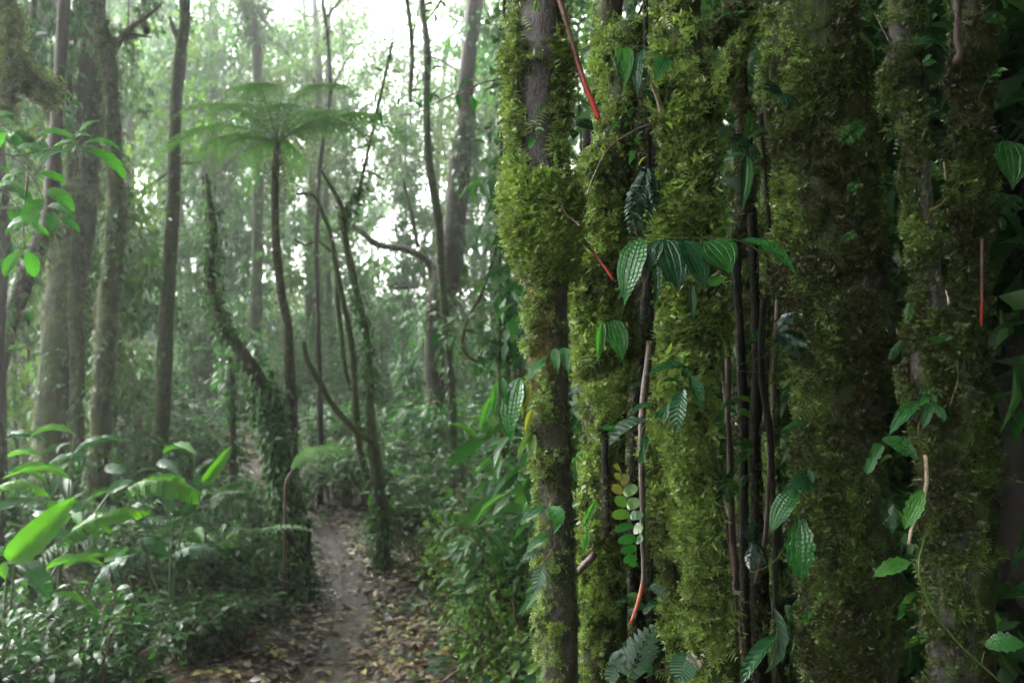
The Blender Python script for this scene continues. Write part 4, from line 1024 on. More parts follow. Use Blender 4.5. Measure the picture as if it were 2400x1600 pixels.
stem_part(v, [cp(7, 1130, 535, 2.12), cp(7, 1080, 548, 2.1), cp(7, 1010, 520, 2.08), cp(7, 950, 488, 2.07), cp(7, 915, 490, 2.07)], .0012, .0008, M_STEM_BROWN)
leaves(v, 7, 2.07, [(940, 488, 932, 448, 22, 'oval', M_SILVER), (955, 490, 950, 445, 22, 'oval', M_SILVER), (945, 495, 915, 505, 22, 'oval', M_SILVER), (985, 505, 990, 460, 22, 'oval', M_LEAFLET), (975, 505, 950, 522, 22, 'oval', M_SILVER), (1020, 520, 1025, 490, 18, 'oval', M_LEAFLET), (1010, 522, 985, 545, 22, 'oval', M_LEAFLET)], ('oval', M_SILVER, FR))
v = thing("seedling", "reddish twig with fresh green leaves at the upper right", "plant", cp(7, 1160, 470, 2.15))
stem_part(v, [cp(7, 1160, 470, 2.15), cp(7, 1190, 390, 2.13), cp(7, 1240, 335, 2.1), cp(7, 1290, 322, 2.1)], .0010, .0008, M_STEM_ORANGE)
leaves(v, 7, 2.1, [(1205, 375, 1195, 345, 20, 'oval', M_LEAFLET), (1200, 372, 1215, 385, 26, 'oval', M_LEAFLET), (1230, 345, 1255, 310, 24, 'oval', M_LEAFLET), (1250, 332, 1300, 322, 26, 'narrow', M_LEAFLET), (1220, 355, 1262, 352, 20, 'oval', M_LEAFLET)], ('oval', M_LEAFLET, FR))
for (lab, c, Y, rows) in (
        ("creeping sprig of little round leaves low in the dark at right", 8, 2.15, [(890, 1160, 850, 1165, 30), (860, 1160, 830, 1180, 28), (850, 1175, 810, 1200, 28), (825, 1200, 800, 1230, 26), (815, 1225, 785, 1280, 24)]),
        ("pale bud sprig on the right stem near the bottom", 8, 1.98, [(935, 1358, 880, 1355, 18), (880, 1360, 840, 1385, 18), (890, 1365, 900, 1390, 16)]),
        ("bright three-leaf sprig on the widest column's lower left", 8, 2.1, [(375, 1270, 342, 1260, 30), (370, 1275, 400, 1240, 26), (372, 1275, 360, 1300, 24)]),
        ("pair of tiny leaves left of the widest column's top edge", 8, 2.12, [(240, 158, 210, 148, 16), (250, 155, 268, 148, 16), (262, 180, 250, 205, 22)]),
        ("tiny green leaves beside the long yellow-tipped leaf", 8, 2.08, [(385, 1005, 405, 1012, 26), (420, 965, 440, 955, 18), (430, 1160, 420, 1180, 22), (425, 1165, 445, 1160, 20)]),
        ("seedlings rooted on the moss collar's shelf", 5, 1.93, [(300, 905, 265, 870, 18), (265, 870, 240, 800, 14), (375, 835, 355, 780, 20), (350, 800, 325, 805, 14), (300, 930, 330, 900, 22)]),
        ("creeping little leaves on the bare bark of the slim front trunk", 5, 1.9, [(280, 580, 240, 572, 14), (300, 600, 345, 600, 16), (300, 640, 272, 685, 26), (320, 490, 312, 530, 10), (275, 560, 310, 575, 12)]),
        ("green shoot at the slim front trunk's top", 5, 1.9, [(315, 10, 345, 0, 26), (315, 15, 305, 60, 24), (300, 10, 295, 40, 18)])):
    v = thing("seedling", lab, "plant", cp(c, rows[0][0], rows[0][1], Y))
    for q in rows: leaves(v, c, Y, [q], ('oval', random.choice((M_LEAFLET, M_LIME, M_LEAFLET)), None))
# grass tuft on the collar
v = thing("grass_tuft", "wispy grass blades arching left from the slim front trunk", "grass", cp(5, 220, 740, 1.92))
for (bx, by, mx, my, tx, ty) in ((220, 740, 160, 620, 40, 730), (215, 735, 170, 650, 90, 690), (225, 750, 130, 690, 10, 880), (230, 740, 200, 670, 120, 640), (215, 760, 150, 720, 110, 850), (235, 750, 190, 700, 140, 780)):
    stem_part(v, [cp(5, bx, by, 1.93), cp(5, mx, my, 1.91), cp(5, tx, ty, 1.88)], .0010, .0003, M_LIME, "blade", 4)
# fine lines of hanging rootlets
for (lab, c, Y, pts) in (("pale hair-thin rootlet dangling at the top left of the slim front trunk", 5, 1.95, [(65, -10), (75, 50), (110, 110), (160, 150)]),
                         ("thin rootlet hanging down behind the red root's tip", 5, 2.15, [(565, 345), (562, 560), (555, 700), (520, 850)]),
                         ("long fine dark stalk across the bottom right shade", 8, 2.2, [(1140, 0), (1210, 130), (1290, 280), (1345, 390)]),
                         ("fine stalk drooping over the right trunk's middle", 8, 2.0, [(1065, 80), (1068, 180), (1045, 250), (1028, 310)]),
                         ("thin straight stalk crossing the dark gap", 8, 2.3, [(60, 135), (180, 145), (290, 158)]),
                         ("fine stalk crossing the dark gap lower down", 8, 2.3, [(20, 1160), (90, 1190), (170, 1225), (230, 1260)])):
    v = thing("rootlet", lab, "root", cp(c, *pts[0], Y))
    stem_part(v, [cp(c, a, b, Y) for a, b in pts], .0010, .0007, M_STEM_BROWN, "strand", 4)


# ------------------------------------------------------------------ crowns and leafy masses (shared meshes)
def cloud(n_cl, R, H, per, size, seed, squash=0.7, spread=0.35, droop=0.5):
    """leaf positions grouped in clumps through an ellipsoid of radius R and height H, uneven outline"""
    r = np.random.default_rng(seed)
    u = nrmz(r.normal(0, 1, (n_cl, 3))) * (r.random((n_cl, 1)) ** 0.45)
    cc = u * np.array([R, R, H / 2])
    rad = r.uniform(0.5, 1.3, n_cl) * spread * R
    k = np.repeat(np.arange(n_cl), (per * r.uniform(.5, 1.4, n_cl)).astype(int))
    g = nrmz(r.normal(0, 1, (len(k), 3))) * (r.random((len(k), 1)) ** 0.5)
    p = cc[k] + g * rad[k][:, None] * np.array([1, 1, squash])
    d = nrmz(g * 0.7 + r.normal(0, .6, (len(k), 3)) + np.array([0, 0, -droop]))
    up = nrmz(np.array([0, 0, 1.0]) + r.normal(0, .5, (len(k), 3)))
    L = size * r.uniform(.6, 1.4, len(k))
    rn = np.clip(r.random(n_cl)[k] * .5 + r.random(len(k)) * .5, 0, 1)
    return p, d, up, L, rn
def crown_mesh(name, n_cl, R, H, per, size, seed, mat, wid=.45, **kw):
    p, d, up, L, rn = cloud(n_cl, R, H, per, size, seed, **kw)
    V, F = stamp(LEAF_LO, p, d, up, L, L * wid)
    return mesh_np(name, V, [F], mat, rnd=np.repeat(rn, 5))
CROWNS = [crown_mesh("crown", 60, 2.6, 5.0, 75, .15, 101, M_LEAF, spread=.22), crown_mesh("crown", 80, 2.4, 6.5, 60, .11, 102, M_LEAF_WARM, .5, spread=.2),
          crown_mesh("crown", 55, 3.0, 4.2, 80, .17, 103, M_LEAF_COOL, .4, spread=.2), crown_mesh("crown", 90, 2.2, 7.5, 50, .12, 104, M_LEAF, .42, spread=.2)]
SHADE_CANOPY = [crown_mesh("crown", 70, 4.2, 3.6, 95, .27, 111, M_LEAF, spread=.22), crown_mesh("crown", 70, 4.0, 3.0, 90, .25, 112, M_LEAF_WARM, spread=.22)]  # coarse crowns for unseen shading above the picture
SAPL = [crown_mesh("foliage", 26, .75, 2.6, 45, .12, 121, M_LEAF_COOL, .42, spread=.3, droop=.9), crown_mesh("foliage", 30, .9, 2.2, 40, .10, 122, M_LEAF, .5, spread=.3), crown_mesh("foliage", 34, .6, 3.2, 40, .09, 123, M_LEAF_WARM, .5, spread=.35, droop=1.1)]
DRAPE = [crown_mesh("foliage", 40, .32, 4.4, 34, .085, 131, M_LEAF_COOL, .5, spread=.5, droop=1.2), crown_mesh("foliage", 44, .26, 3.4, 34, .075, 132, M_IVY, .5, spread=.5, droop=1.2)]

def crown_at(parent, me, c, s, rz=0.0, name="crown"):
    M = Matrix.Translation(Vector(c)) @ Matrix.Rotation(rz, 4, 'Z') @ Matrix.Diagonal(Vector((*(s if hasattr(s, '__len__') else (s, s, s)), 1)))
    return part(name, me, parent, M=M, kind="stuff" if name == "foliage" else None)

def ivy_on(parent, s, n, L, mat=None, off=0.03, cov=None, name="ivy", wid=.55, droop=1.0, tmpl=None):
    p, nn, _ = s.sample(n)
    pr = sstep(.28, .55, vnoise(p, 2.2, 7))
    if cov is not None: pr = pr * cov(p, nn)
    p, nn, _ = keep(p, nn, pr)
    m = len(p)
    p = p + nn * rng.uniform(0, off, m)[:, None]
    d = nrmz(nn * .6 + np.array([0, 0, -droop]) + rng.normal(0, .6, (m, 3)))
    me = leaf_mesh(name, p, d, nrmz(nn + np.array([0, 0, .7]) + rng.normal(0, .3, (m, 3))), L * rng.uniform(.5, 1.5, m), L * wid * rng.uniform(.6, 1.3, m), mat or M_IVY, tmpl=tmpl or LEAF_LO)
    return part(name, me, parent, kind="stuff")

def forest_tree(label, pts, Y, limbs=(), moss=0, mossL=.05, ivy=0, ivyL=.07, ivyoff=.05, top=(0, 0, 3.0), crowns=(), name="forest_tree", cat="tree", group=None, mat=None, lump=.14, mmat=None, seg=12, ground_=True, ivycov=None, hang=.9):
    w, r = trunk_pts(pts, Y, top, ground_)
    t = thing(name, label, cat, gpt(w[-1][0], w[-1][1], 0) if ground_ else w[-1], group)
    s = Sweep(w, r, seg, .06, lump, 4.0, len(label))
    part("trunk", s.mesh("trunk", mat or M_BARK_FAR), t)
    sw = [s]
    for lb in limbs:
        q, rr = trunk_pts(lb[0], lb[1] if len(lb) > 1 else Y, None, False)
        b = Sweep(q, rr, 8, .05, lump, 5.0, len(lb[0]))
        part("branch", b.mesh("branch", mat or M_BARK_FAR), t); sw.append(b)
    tot = sum((b.R * 1.0).sum() for b in sw)
    for b in sw:
        if moss:
            p, nn, _ = b.sample(int(moss * b.R.sum() / tot) + 5)
            p, nn, _ = keep(p, nn, sstep(.25, .5, vnoise(p, 3.0, 6)))
            if len(p): part("moss", moss_mesh("moss", p, nn, mmat or M_MOSS_FAR, mossL, hang, .7, tm=SPRIGS_FAR), t, kind="stuff")
    if ivy: ivy_on(t, s, ivy, ivyL, off=ivyoff, cov=ivycov)
    for (k, c, sc) in crowns: crown_at(t, (SHADE_CANOPY + CROWNS)[k], c, sc, len(label) * 1.7)
    TREES[label] = (t, s)
    return t, s

# ---- left group
T1, S1 = forest_tree("stoutest trunk of the left group, brown bark with moss, leaning right as it rises",
    [(222, -20, 26), (220, 120, 26), (212, 260, 30), (200, 400, 34), (178, 520, 40), (160, 620, 44), (148, 740, 46), (138, 860, 46), (130, 1000, 44), (124, 1150, 46)], 8.0, moss=9000, mossL=.05, ivy=1800, ivyL=.06, top=(.3, 0, 2.6), lump=.2,
    limbs=[([(330, 40, 7), (345, 78, 8)], 8.0), ([(240, 470, 9), (215, 445, 10), (160, 440, 10), (100, 452, 9)], 7.8)], crowns=[(0, (-4.6, 8.5, 8.4), 1.0)], mat=M_BARK_FAR)
forest_tree("slender mossy trunk standing just right of the stoutest left trunk",
    [(216, -20, 18), (236, 70, 18), (256, 160, 18), (266, 280, 16), (270, 400, 17), (274, 500, 20), (266, 600, 22), (254, 720, 24), (246, 850, 24), (238, 1000, 24), (232, 1170, 26)], 7.6, moss=6500, mossL=.05, ivy=1500, ivyL=.06, top=(-.2, .2, 2.5),
    limbs=[([(356, 88, 2), (322, 84, 5), (284, 92, 8), (262, 124, 10)], 7.6), ([(380, 8, 2), (345, 40, 4), (312, 62, 6), (284, 92, 8)], 7.6)])
forest_tree("twisted dark trunk left of the stoutest left trunk, thick with climbers", [(186, -20, 12), (178, 60, 12), (160, 130, 12), (155, 220, 13), (168, 320, 13), (165, 420, 13), (168, 560, 14), (180, 800, 16), (180, 1100, 18)], 7.9, moss=2200, ivy=1200, ivyL=.06, top=(.1, 0, 2),
    limbs=[([(120, 40, 6), (138, 100, 7), (155, 180, 9)], 7.9), ([(80, -10, 8), (76, 90, 8), (84, 180, 9), (110, 260, 10), (150, 330, 11)], 7.7)])
forest_tree("dark crooked trunk leaning at the left edge under the leafy twig", [(120, 470, 16), (106, 540, 20), (70, 620, 20), (46, 690, 20), (26, 740, 20), (8, 800, 22), (-10, 950, 24)], 6.5, moss=1600, ivy=500, ivyL=.06, top=(-.05, .3, 1.6), mat=M_BARK_DARK)
forest_tree("thick shaded trunk cut by the left edge", [(-4, 380, 16), (-2, 480, 18), (4, 580, 18), (-2, 700, 18), (-12, 900, 20)], 6.0, moss=1500, ivy=300, top=(-.2, 0, 2), mat=M_BARK_DARK)
forest_tree("moss draped bough drooping into the top left corner", [(-40, 70, 12), (10, 90, 15), (60, 170, 12), (90, 190, 11), (122, 212, 9)], 4.5, moss=6500, mossL=.07, top=None, ground_=False, name="mossy_bough", cat="branch", hang=1.5, mmat=M_MOSS,
    limbs=[([(-30, -20, 9), (14, 0, 11), (24, 70, 9), (20, 160, 7), (10, 260, 5)], 4.4)])
forest_tree("straight pole-like trunk with a small top fork, alone in the mist left of the path",
    [(434, -20, 12), (436, 30, 12), (432, 70, 13), (424, 120, 14), (416, 200, 14), (411, 280, 14), (408, 380, 14.5), (406, 480, 15), (400, 580, 16), (394, 680, 17), (388, 780, 18), (384, 900, 18.5), (378, 1000, 19), (372, 1080, 20), (364, 1190, 20)], 9.0, moss=4000, mossL=.035, ivy=260, ivyL=.07, top=(.1, 0, 3), lump=.08, limbs=[([(398, 40, 3), (405, 62, 5), (418, 90, 8), (425, 120, 9)], 9.0)], crowns=[(2, (-3.4, 9.0, 9.2), .8)])
# ---- tree fern and curved ivy trunk
TF, SF = forest_tree("tree fern with a wide flat crown of feathery fronds above the path", [(650, 332, 6), (648, 370, 8), (645, 430, 9), (645, 520, 9), (650, 600, 10), (660, 690, 10), (674, 760, 10), (678, 850, 12), (684, 1000, 14), (690, 1300, 16)], 7.4, moss=900, mossL=.05, ivy=700, ivyL=.06, top=None, name="tree_fern", cat="tree fern", mat=M_BARK_DARK, ivycov=lambda p, n: (p[:, 2] < 2.2) * 1.0)
top = P(650, 330, 7.4)
for k in range(15):
    a = 2 * math.pi * (k + .5 * rng.random()) / 15
    lf = math.cos(a) < 0
    R_ = rng.uniform(.75, .98) if lf else rng.uniform(.8, 1.2)
    el = rng.uniform(-.38, .05) if lf else rng.uniform(-.12, .26)
    put_leaf(TF, FR_TREE[k % 3], top + np.array([math.cos(a) * .02, math.sin(a) * .02, 0]), top + np.array([math.cos(a) * R_, math.sin(a) * R_, el]), rng.uniform(.6, .85) * R_, (rng.normal(0, .15), rng.normal(0, .15), 1), "frond")
for k in range(4):
    a = k * 1.7 + .4; L_ = rng.uniform(.35, .55)
    put_leaf(TF, frond_mesh("dead_frond", M_LITTER, 12, .22, False, .1, 40, pinw=.05) if k == 0 else bpy.data.meshes["dead_frond"], top + np.array([0, 0, -.03]), top + np.array([math.cos(a) * .12, math.sin(a) * .12, -L_]), .16, (math.cos(a), math.sin(a), .3), "frond", "brown dead frond hanging against the stem")
forest_tree("curved ivy-sheathed trunk beside the path, bending left as it rises to a bare tip",
    [(484, 408, 3), (489, 450, 6), (496, 500, 8), (502, 560, 9), (496, 610, 10), (496, 660, 11), (508, 720, 12), (532, 775, 13), (562, 820, 15), (596, 870, 17), (622, 930, 18), (640, 990, 17), (652, 1060, 17), (668, 1140, 18), (680, 1230, 22), (690, 1320, 26), (694, 1390, 30)], 7.1, moss=1600, mossL=.04, ivy=8000, ivyL=.06, ivyoff=.06, top=None, mat=M_BARK_DARK, seg=14, ivycov=lambda p, n: np.where(p[:, 2] < 1.75, 1.0, np.where(p[:, 2] < 3.0, .3, .12)),
    limbs=[([(724, 1215, 6), (722, 1300, 8), (718, 1400, 10)], 7.1)])
t5, s5 = [v for q, v in TREES.items() if q.startswith("curved ivy")][0]
q, qn, _ = s5.sample(2800)
q, qn, _ = keep(q, qn, (q[:, 2] < 1.9) * (.35 + .65 * (q[:, 2] < 1.3)))
m5 = len(q)
part("ivy", leaf_mesh("ivy", q + qn * (rng.random((m5, 1)) * .07), nrmz(qn * .5 + np.array([0, 0, -1.0]) + rng.normal(0, .5, (m5, 3))), nrmz(qn + rng.normal(0, .3, (m5, 3))), .075 * rng.uniform(.5, 1.5, m5), .036 * rng.uniform(.6, 1.3, m5), M_IVY), t5, kind="stuff", label="skirt of hanging leaves round the trunk's foot")
forest_tree("thin dark sapling stem with a broken top behind the curved ivy trunk", [(540, 838, 5), (546, 900, 6), (547, 1000, 7), (545, 1080, 8), (546, 1150, 8)], 8.8, ivy=250, ivyL=.08, top=None, mat=M_BARK_DARK)
# ---- right of the path
forest_tree("forked mossy sapling with many crooked limbs, right of the path", [(848, 420, 4), (842, 450, 5), (812, 490, 6), (806, 530, 6), (812, 570, 7), (826, 640, 8), (842, 710, 8), (858, 780, 8), (864, 870, 9), (868, 960, 11), (872, 1030, 14), (886, 1110, 15), (894, 1200, 15), (898, 1290, 16), (904, 1362, 22)], 7.8, moss=2000, mossL=.035, ivy=1100, ivyL=.07, top=(.25, .1, 1.2), lump=.18,
    limbs=[([(752, 398, 3), (770, 430, 4), (790, 462, 5), (806, 500, 6)],), ([(694, 454, 3), (735, 459, 4), (756, 500, 5), (776, 551, 6), (786, 612, 6), (806, 714, 7), (822, 790, 7), (830, 860, 8), (834, 960, 9), (846, 1060, 9), (868, 1140, 10)], 7.9),
           ([(790, 640, 4), (792, 714, 5), (801, 790, 5), (811, 876, 5), (836, 930, 6)], 8.0), ([(712, 800, 5), (720, 845, 6), (745, 887, 7), (766, 930, 7), (790, 962, 7), (815, 990, 7), (838, 1014, 7), (868, 1032, 8)], 7.7), ([(690, 560, 3), (715, 575, 3), (745, 565, 3), (775, 590, 4)], 8.2), ([(860, 400, 3), (900, 420, 2)], 7.8)])
T8, S8 = forest_tree("largest trunk in the mist right of the path, leaning right with a bare crooked bough", [(1096, 160, 20), (1094, 240, 22), (1090, 310, 25), (1078, 380, 26), (1072, 450, 26), (1066, 520, 26), (1058, 590, 32), (1042, 660, 36), (1024, 760, 28), (1022, 860, 28), (1030, 950, 28), (1040, 1030, 28), (1044, 1120, 32)], 11.5, moss=5200, mossL=.05, ivy=3800, ivyL=.10, ivyoff=.08, top=(.4, .3, 4), mat=M_BARK_DARK, lump=.12, ivycov=lambda p, n: np.where(p[:, 2] < 2.2, 1.0 * (n[:, 0] > .1), .8),
    limbs=[([(825, 527, 5), (850, 545, 7), (872, 566, 8), (898, 577, 8), (930, 580, 7.5), (955, 586, 8), (985, 600, 8), (1004, 615, 9), (1014, 640, 10), (1018, 680, 12)], 11.5), ([(945, 423, 3), (952, 450, 4), (966, 510, 5), (976, 560, 5), (980, 580, 5)], 11.5), ([(905, 668, 2), (925, 674, 3), (955, 674, 4)], 11.5)], crowns=[(1, (.4, 12, 9.6), .7), (4, (.1, 12.6, 6.0), (.42, .42, .36))])
forest_tree("slim yellow-mossed stem rising in front of the largest misty trunk", [(990, -20, 6), (996, 60, 7), (1002, 128, 8), (1000, 255, 8), (1004, 357, 9), (1014, 434, 9), (1027, 510, 9), (1033, 587, 9), (1037, 663, 9), (1044, 740, 9), (1050, 810, 9), (1058, 900, 9), (1064, 1060, 10)], 9.0, moss=2200, mossL=.03, ivy=350, ivyL=.09, top=(0, 0, 1.5), mmat=M_MOSS_FAR)
forest_tree("thin dark upright stem with a small fork high in the mist centre", [(757, -20, 4), (760, 20, 4.5), (764, 60, 4.5), (770, 110, 4.5), (774, 180, 4.5), (774, 220, 4.5), (764, 280, 4.5), (756, 340, 5), (749, 400, 5), (745, 480, 5), (742, 600, 5), (750, 900, 6), (752, 1150, 7)], 10.5, moss=300, ivy=120, top=(0, 0, 2), mat=M_BARK_DARK, limbs=[([(800, -5, 2), (784, 18, 3), (765, 42, 4)],)])
forest_tree("far ivy-wrapped trunk dimmed by mist at the top left centre", [(578, -20, 14), (584, 20, 14), (598, 90, 13), (604, 170, 12), (606, 260, 12), (604, 500, 13), (596, 900, 16)], 14.5, moss=400, ivy=2600, ivyL=.13, ivyoff=.3, top=(-.2, 0, 2.5))
forest_tree("pale far trunk almost lost in the mist on the slope", [(474, 560, 9), (470, 640, 10), (464, 760, 10), (458, 860, 11), (452, 940, 13)], 19.0, top=(.2, 0, 5), moss=200, mossL=.06)
forest_tree("second pale far trunk left of the pole-like trunk", [(80, 600, 9), (62, 700, 10), (48, 820, 12)], 17.0, top=(.6, 0, 4), moss=200, mossL=.06)
# hanging mossy lianas right of the large misty trunk
def liana(label, pts, Y, n=500, L=.03, group=None, leafy_n=0):
    w = [P(a, b, Y) for a, b, c in pts]; r = [c / FPX * Y for a, b, c in pts]
    t = thing("liana", label, "vine", w[0], group)
    s = Sweep(w, r, 8, .04, .2, 8, int(pts[0][0]))
    part("stem", s.mesh("stem", M_BARK_FAR), t)
    p, nn, _ = s.sample(n)
    part("moss", moss_mesh("moss", p, nn, M_MOSS_FAR, L, 1.0, .7, tm=SPRIGS_FAR), t, kind="stuff")
    if leafy_n: ivy_on(t, s, leafy_n, .07, off=.12)
    return t
liana("mossy liana curving down left from the slim front trunk's shadow", [(1190, 480, 4), (1172, 560, 4), (1150, 625, 4), (1128, 690, 4), (1098, 745, 3.5), (1084, 800, 3.5), (1092, 830, 3)], 6.5, 500)
liana("sagging bare liana loop below the curving one", [(1080, 812, 3), (1100, 838, 3.5), (1128, 848, 3.5), (1150, 836, 3), (1170, 822, 3), (1225, 812, 2.5)], 6.0, 120, .02)
for i, (a, b) in enumerate(((1172, 4), (1186, 5), (1202, 4), (1215, 5), (1232, 4))):
    liana("upright mossy liana hanging in the gap beside the slim front trunk", [(a + 10, -20, b), (a + 4, 300, b), (a + rng.uniform(-8, 8), 520, b), (a, 700, b), (a + rng.uniform(-6, 6), 900, b), (a + 4, 1060, b)], 5.5 + .35 * i, 900, .03, "lianas beside the slim front trunk", 300)
liana("sinuous liana hanging in front of the misty right trunk's crown", [(950, -20, 5), (960, 40, 5), (966, 130, 5), (962, 240, 4)], 8.6, 500)
# slope branch behind the fern, leaning
liana("leaning bare bough crossing behind the pole-like trunk", [(300, 470, 2), (340, 442, 3), (380, 415, 3.5), (420, 385, 4), (470, 380, 4)], 11, 200)

# leafy twigs in the near left and above the path
def leafy_twig(label, Y, stems, rows, c, mats, shape='oval'):
    t = thing("leafy_twig", label, "branch", cp(c, *stems[0][0], Y))
    for q in stems: stem_part(t, [cp(c, a, b, Y) for a, b in q], .004, .002, M_STEM_BROWN)
    for r in rows:
        m = mats[r[5]] if len(r) > 5 else mats[0]
        n = r[6] if len(r) > 6 else (random.uniform(-.3, .3), -.55, random.uniform(.6, 1.0))
        put_leaf(t, blade(shape, m), cp(c, r[0], r[1], Y), cp(c, r[2], r[3], Y - random.uniform(-.03, .06)), r[4] * K / FPX * Y, n)
leafy_twig("leafy twig of broad fresh green leaves reaching in from the left edge", 3.2, [[(-60, 690), (60, 720), (130, 790), (170, 850), (205, 930)], [(60, 720), (200, 690), (340, 650)], [(-40, 560), (30, 640), (130, 740), (180, 800)], [(130, 790), (110, 1000), (110, 1150)], [(-60, 960), (60, 955), (200, 960)], [(340, 650), (370, 720), (365, 800)]],
    [(340, 640, 165, 622, 52, 1), (360, 630, 458, 555, 52, 1), (385, 660, 555, 688, 46, 1), (400, 690, 575, 825, 84, 0), (352, 660, 282, 745, 40, 1), (325, 690, 172, 775, 84, 2), (330, 650, 270, 690, 40, 1), (215, 690, 35, 720, 66, 2), (172, 800, 302, 848, 62, 0), (128, 785, 0, 862, 84, 0), (210, 872, 345, 975, 74, 0), (205, 915, 115, 1045, 92, 0),
     (150, 1000, 25, 1085, 76, 2), (240, 975, 245, 1065, 54, 2), (215, 950, 345, 1010, 50, 2), (95, 1158, 22, 1275, 62, 1), (130, 1155, 158, 1275, 66, 1), (110, 1150, 130, 1110, 26, 0), (270, 1000, 370, 1070, 40, 2), (-10, 770, 40, 800, 40, 0), (0, 680, 30, 610, 50, 1), (60, 880, 150, 930, 60, 2), (340, 640, 425, 630, 24, 2), (100, 1430, 155, 1478, 34, 2)], 1, (M_BUSH, M_BUSH, M_BUSH_DARK))
tw = [[(-80, 560), (60, 600), (170, 640), (260, 700)], [(-60, 850), (40, 900), (120, 1000), (160, 1080)]]
lv = []
for k in range(26):
    q = tw[k % 2]; i = int(rng.integers(0, 3)); f = rng.random()
    bx, by = q[i][0] + (q[i + 1][0] - q[i][0]) * f, q[i][1] + (q[i + 1][1] - q[i][1]) * f
    a = rng.uniform(-.5, 2.6); L_ = rng.uniform(85, 140)
    lv.append((bx, by, bx + math.cos(a) * L_, by + math.sin(a) * L_ * .8, L_ * .42, int(k % 3 == 0)))
leafy_twig("darker leafy spray set behind the fresh green twig at the left edge", 3.9, tw, lv, 1, (M_BUSH_DARK, M_BUSH))
leafy_twig("dark leafy twig crossing above the path from the slim front trunk", 4.2, [[(1345, 355), (1230, 385), (1120, 425), (1010, 480), (930, 522), (850, 530)]],
    [(1000, 320, 1060, 312, 22), (1130, 425, 1190, 350, 24), (1125, 430, 1130, 505, 34), (1180, 440, 1195, 520, 40), (1040, 460, 985, 430, 24), (990, 500, 1005, 425, 26), (960, 500, 925, 470, 22), (900, 430, 960, 420, 22), (860, 450, 850, 490, 18), (770, 515, 772, 572, 22), (1000, 480, 1040, 405, 22), (870, 1015, 872, 1045, 16), (1060, 310, 1000, 325, 18)], 3, (M_BUSH_DARK,), 'narrow')
leafy_twig("small green twig dipping from the top edge left of the slim front trunk", 3.0, [[(1060, -20), (1030, 30), (985, 90)]], [(1040, 10, 1070, 35, 24, 0), (1020, 20, 975, 30, 24), (1005, 50, 960, 70, 24), (1010, 60, 1020, 105, 24), (990, 85, 975, 110, 18), (940, 110, 925, 185, 26)], 3, (M_BUSH,), 'oval')

# ------------------------------------------------------------------ big-leaved herbs on the left
def herb(label, Y, c, stems, rows, name="ginger_plant", cat="plant"):
    b = cp(c, *stems[0][-1], Y)
    t = thing(name, label, cat, gpt(b[0], b[1], 0))
    for q in stems:
        w = [cp(c, a, b_, Y) for a, b_ in q]
        e = gpt(w[-1][0], Y)
        if w[-1][2] > e[2]: w.append(e)
        stem_part(t, w, .005, .009, M_STEM)
    leaves(t, c, Y, rows, ('strap', M_GINGER))
herb("ginger plant with one broad backlit lime leaf standing tall at the left edge", 4.6, 2, [[(40, 1010), (30, 1100), (20, 1300)], [(70, 1010), (60, 1100), (50, 1300)]],
    [(40, 1010, 348, 708, 118, 'strap', M_GINGER, (.45, -.9, .12)), (60, 1008, 235, 1195, 92, 'strap', M_GINGER_WET, (.5, -.5, .8)), (20, 1010, 25, 1095, 40, 'narrow', M_GINGER), (-60, 820, 170, 725, 46, 'strap', M_GINGER_WET), (-40, 690, 225, 700, 60, 7, M_GINGER_SPOT, (0, -.3, 1)), (230, 1170, 475, 1285, 50, 'strap', M_GINGER, (0, -.5, .9)), (235, 1195, 310, 1240, 80, 'strap', M_GINGER_WET)])
herb("ginger plant with torn arching yellow-spotted leaves left of the pole trunk", 5.2, 2, [[(440, 800), (300, 980), (230, 1100), (200, 1300)], [(500, 700), (420, 810), (330, 930), (270, 1100)]],
    [(270, 940, 685, 770, 96, 3, M_GINGER_SPOT, (-.1, -.8, .5)), (560, 690, 950, 715, 120, 5, M_GINGER_SPOT, (.1, -.5, .8)), (505, 695, 620, 640, 46, 'strap', M_GINGER_WET), (655, 965, 415, 1205, 120, 9, M_GINGER_WET, (-.4, -.5, .85)), (200, 1060, 490, 1030, 36, 'strap', M_GINGER, (0, -.5, .9)), (380, 770, 300, 775, 40, 'strap', M_GINGER_WET), (470, 880, 200, 910, 30, 'strap', M_GINGER_WET)])
herb("ginger plant with upright bright leaf and dark bent leaf, right of the pole trunk", 5.8, 2, [[(760, 760), (790, 860), (785, 1000), (780, 1150)], [(860, 780), (830, 900), (800, 1100)], [(640, 900), (690, 1050), (740, 1200)]],
    [(920, 665, 1066, 475, 50, 'strap', M_GINGER, (.5, -.7, .3)), (835, 805, 915, 600, 54, 'strap', M_GINGER_WET, (.6, -.6, .3)), (690, 680, 800, 800, 56, 'strap', M_GINGER_WET, (.3, -.5, .8)), (780, 985, 1035, 990, 90, 11, M_GINGER_WET, (0, -.4, .95)), (740, 700, 735, 590, 40, 'strap', M_GINGER_WET), (480, 580, 590, 600, 44, 'strap', M_GINGER_WET), (770, 990, 650, 900, 50, 'strap', M_GINGER_WET), (480, 1000, 600, 960, 50, 'strap', M_GINGER), (720, 560, 830, 580, 40, 'strap', M_GINGER_WET)])
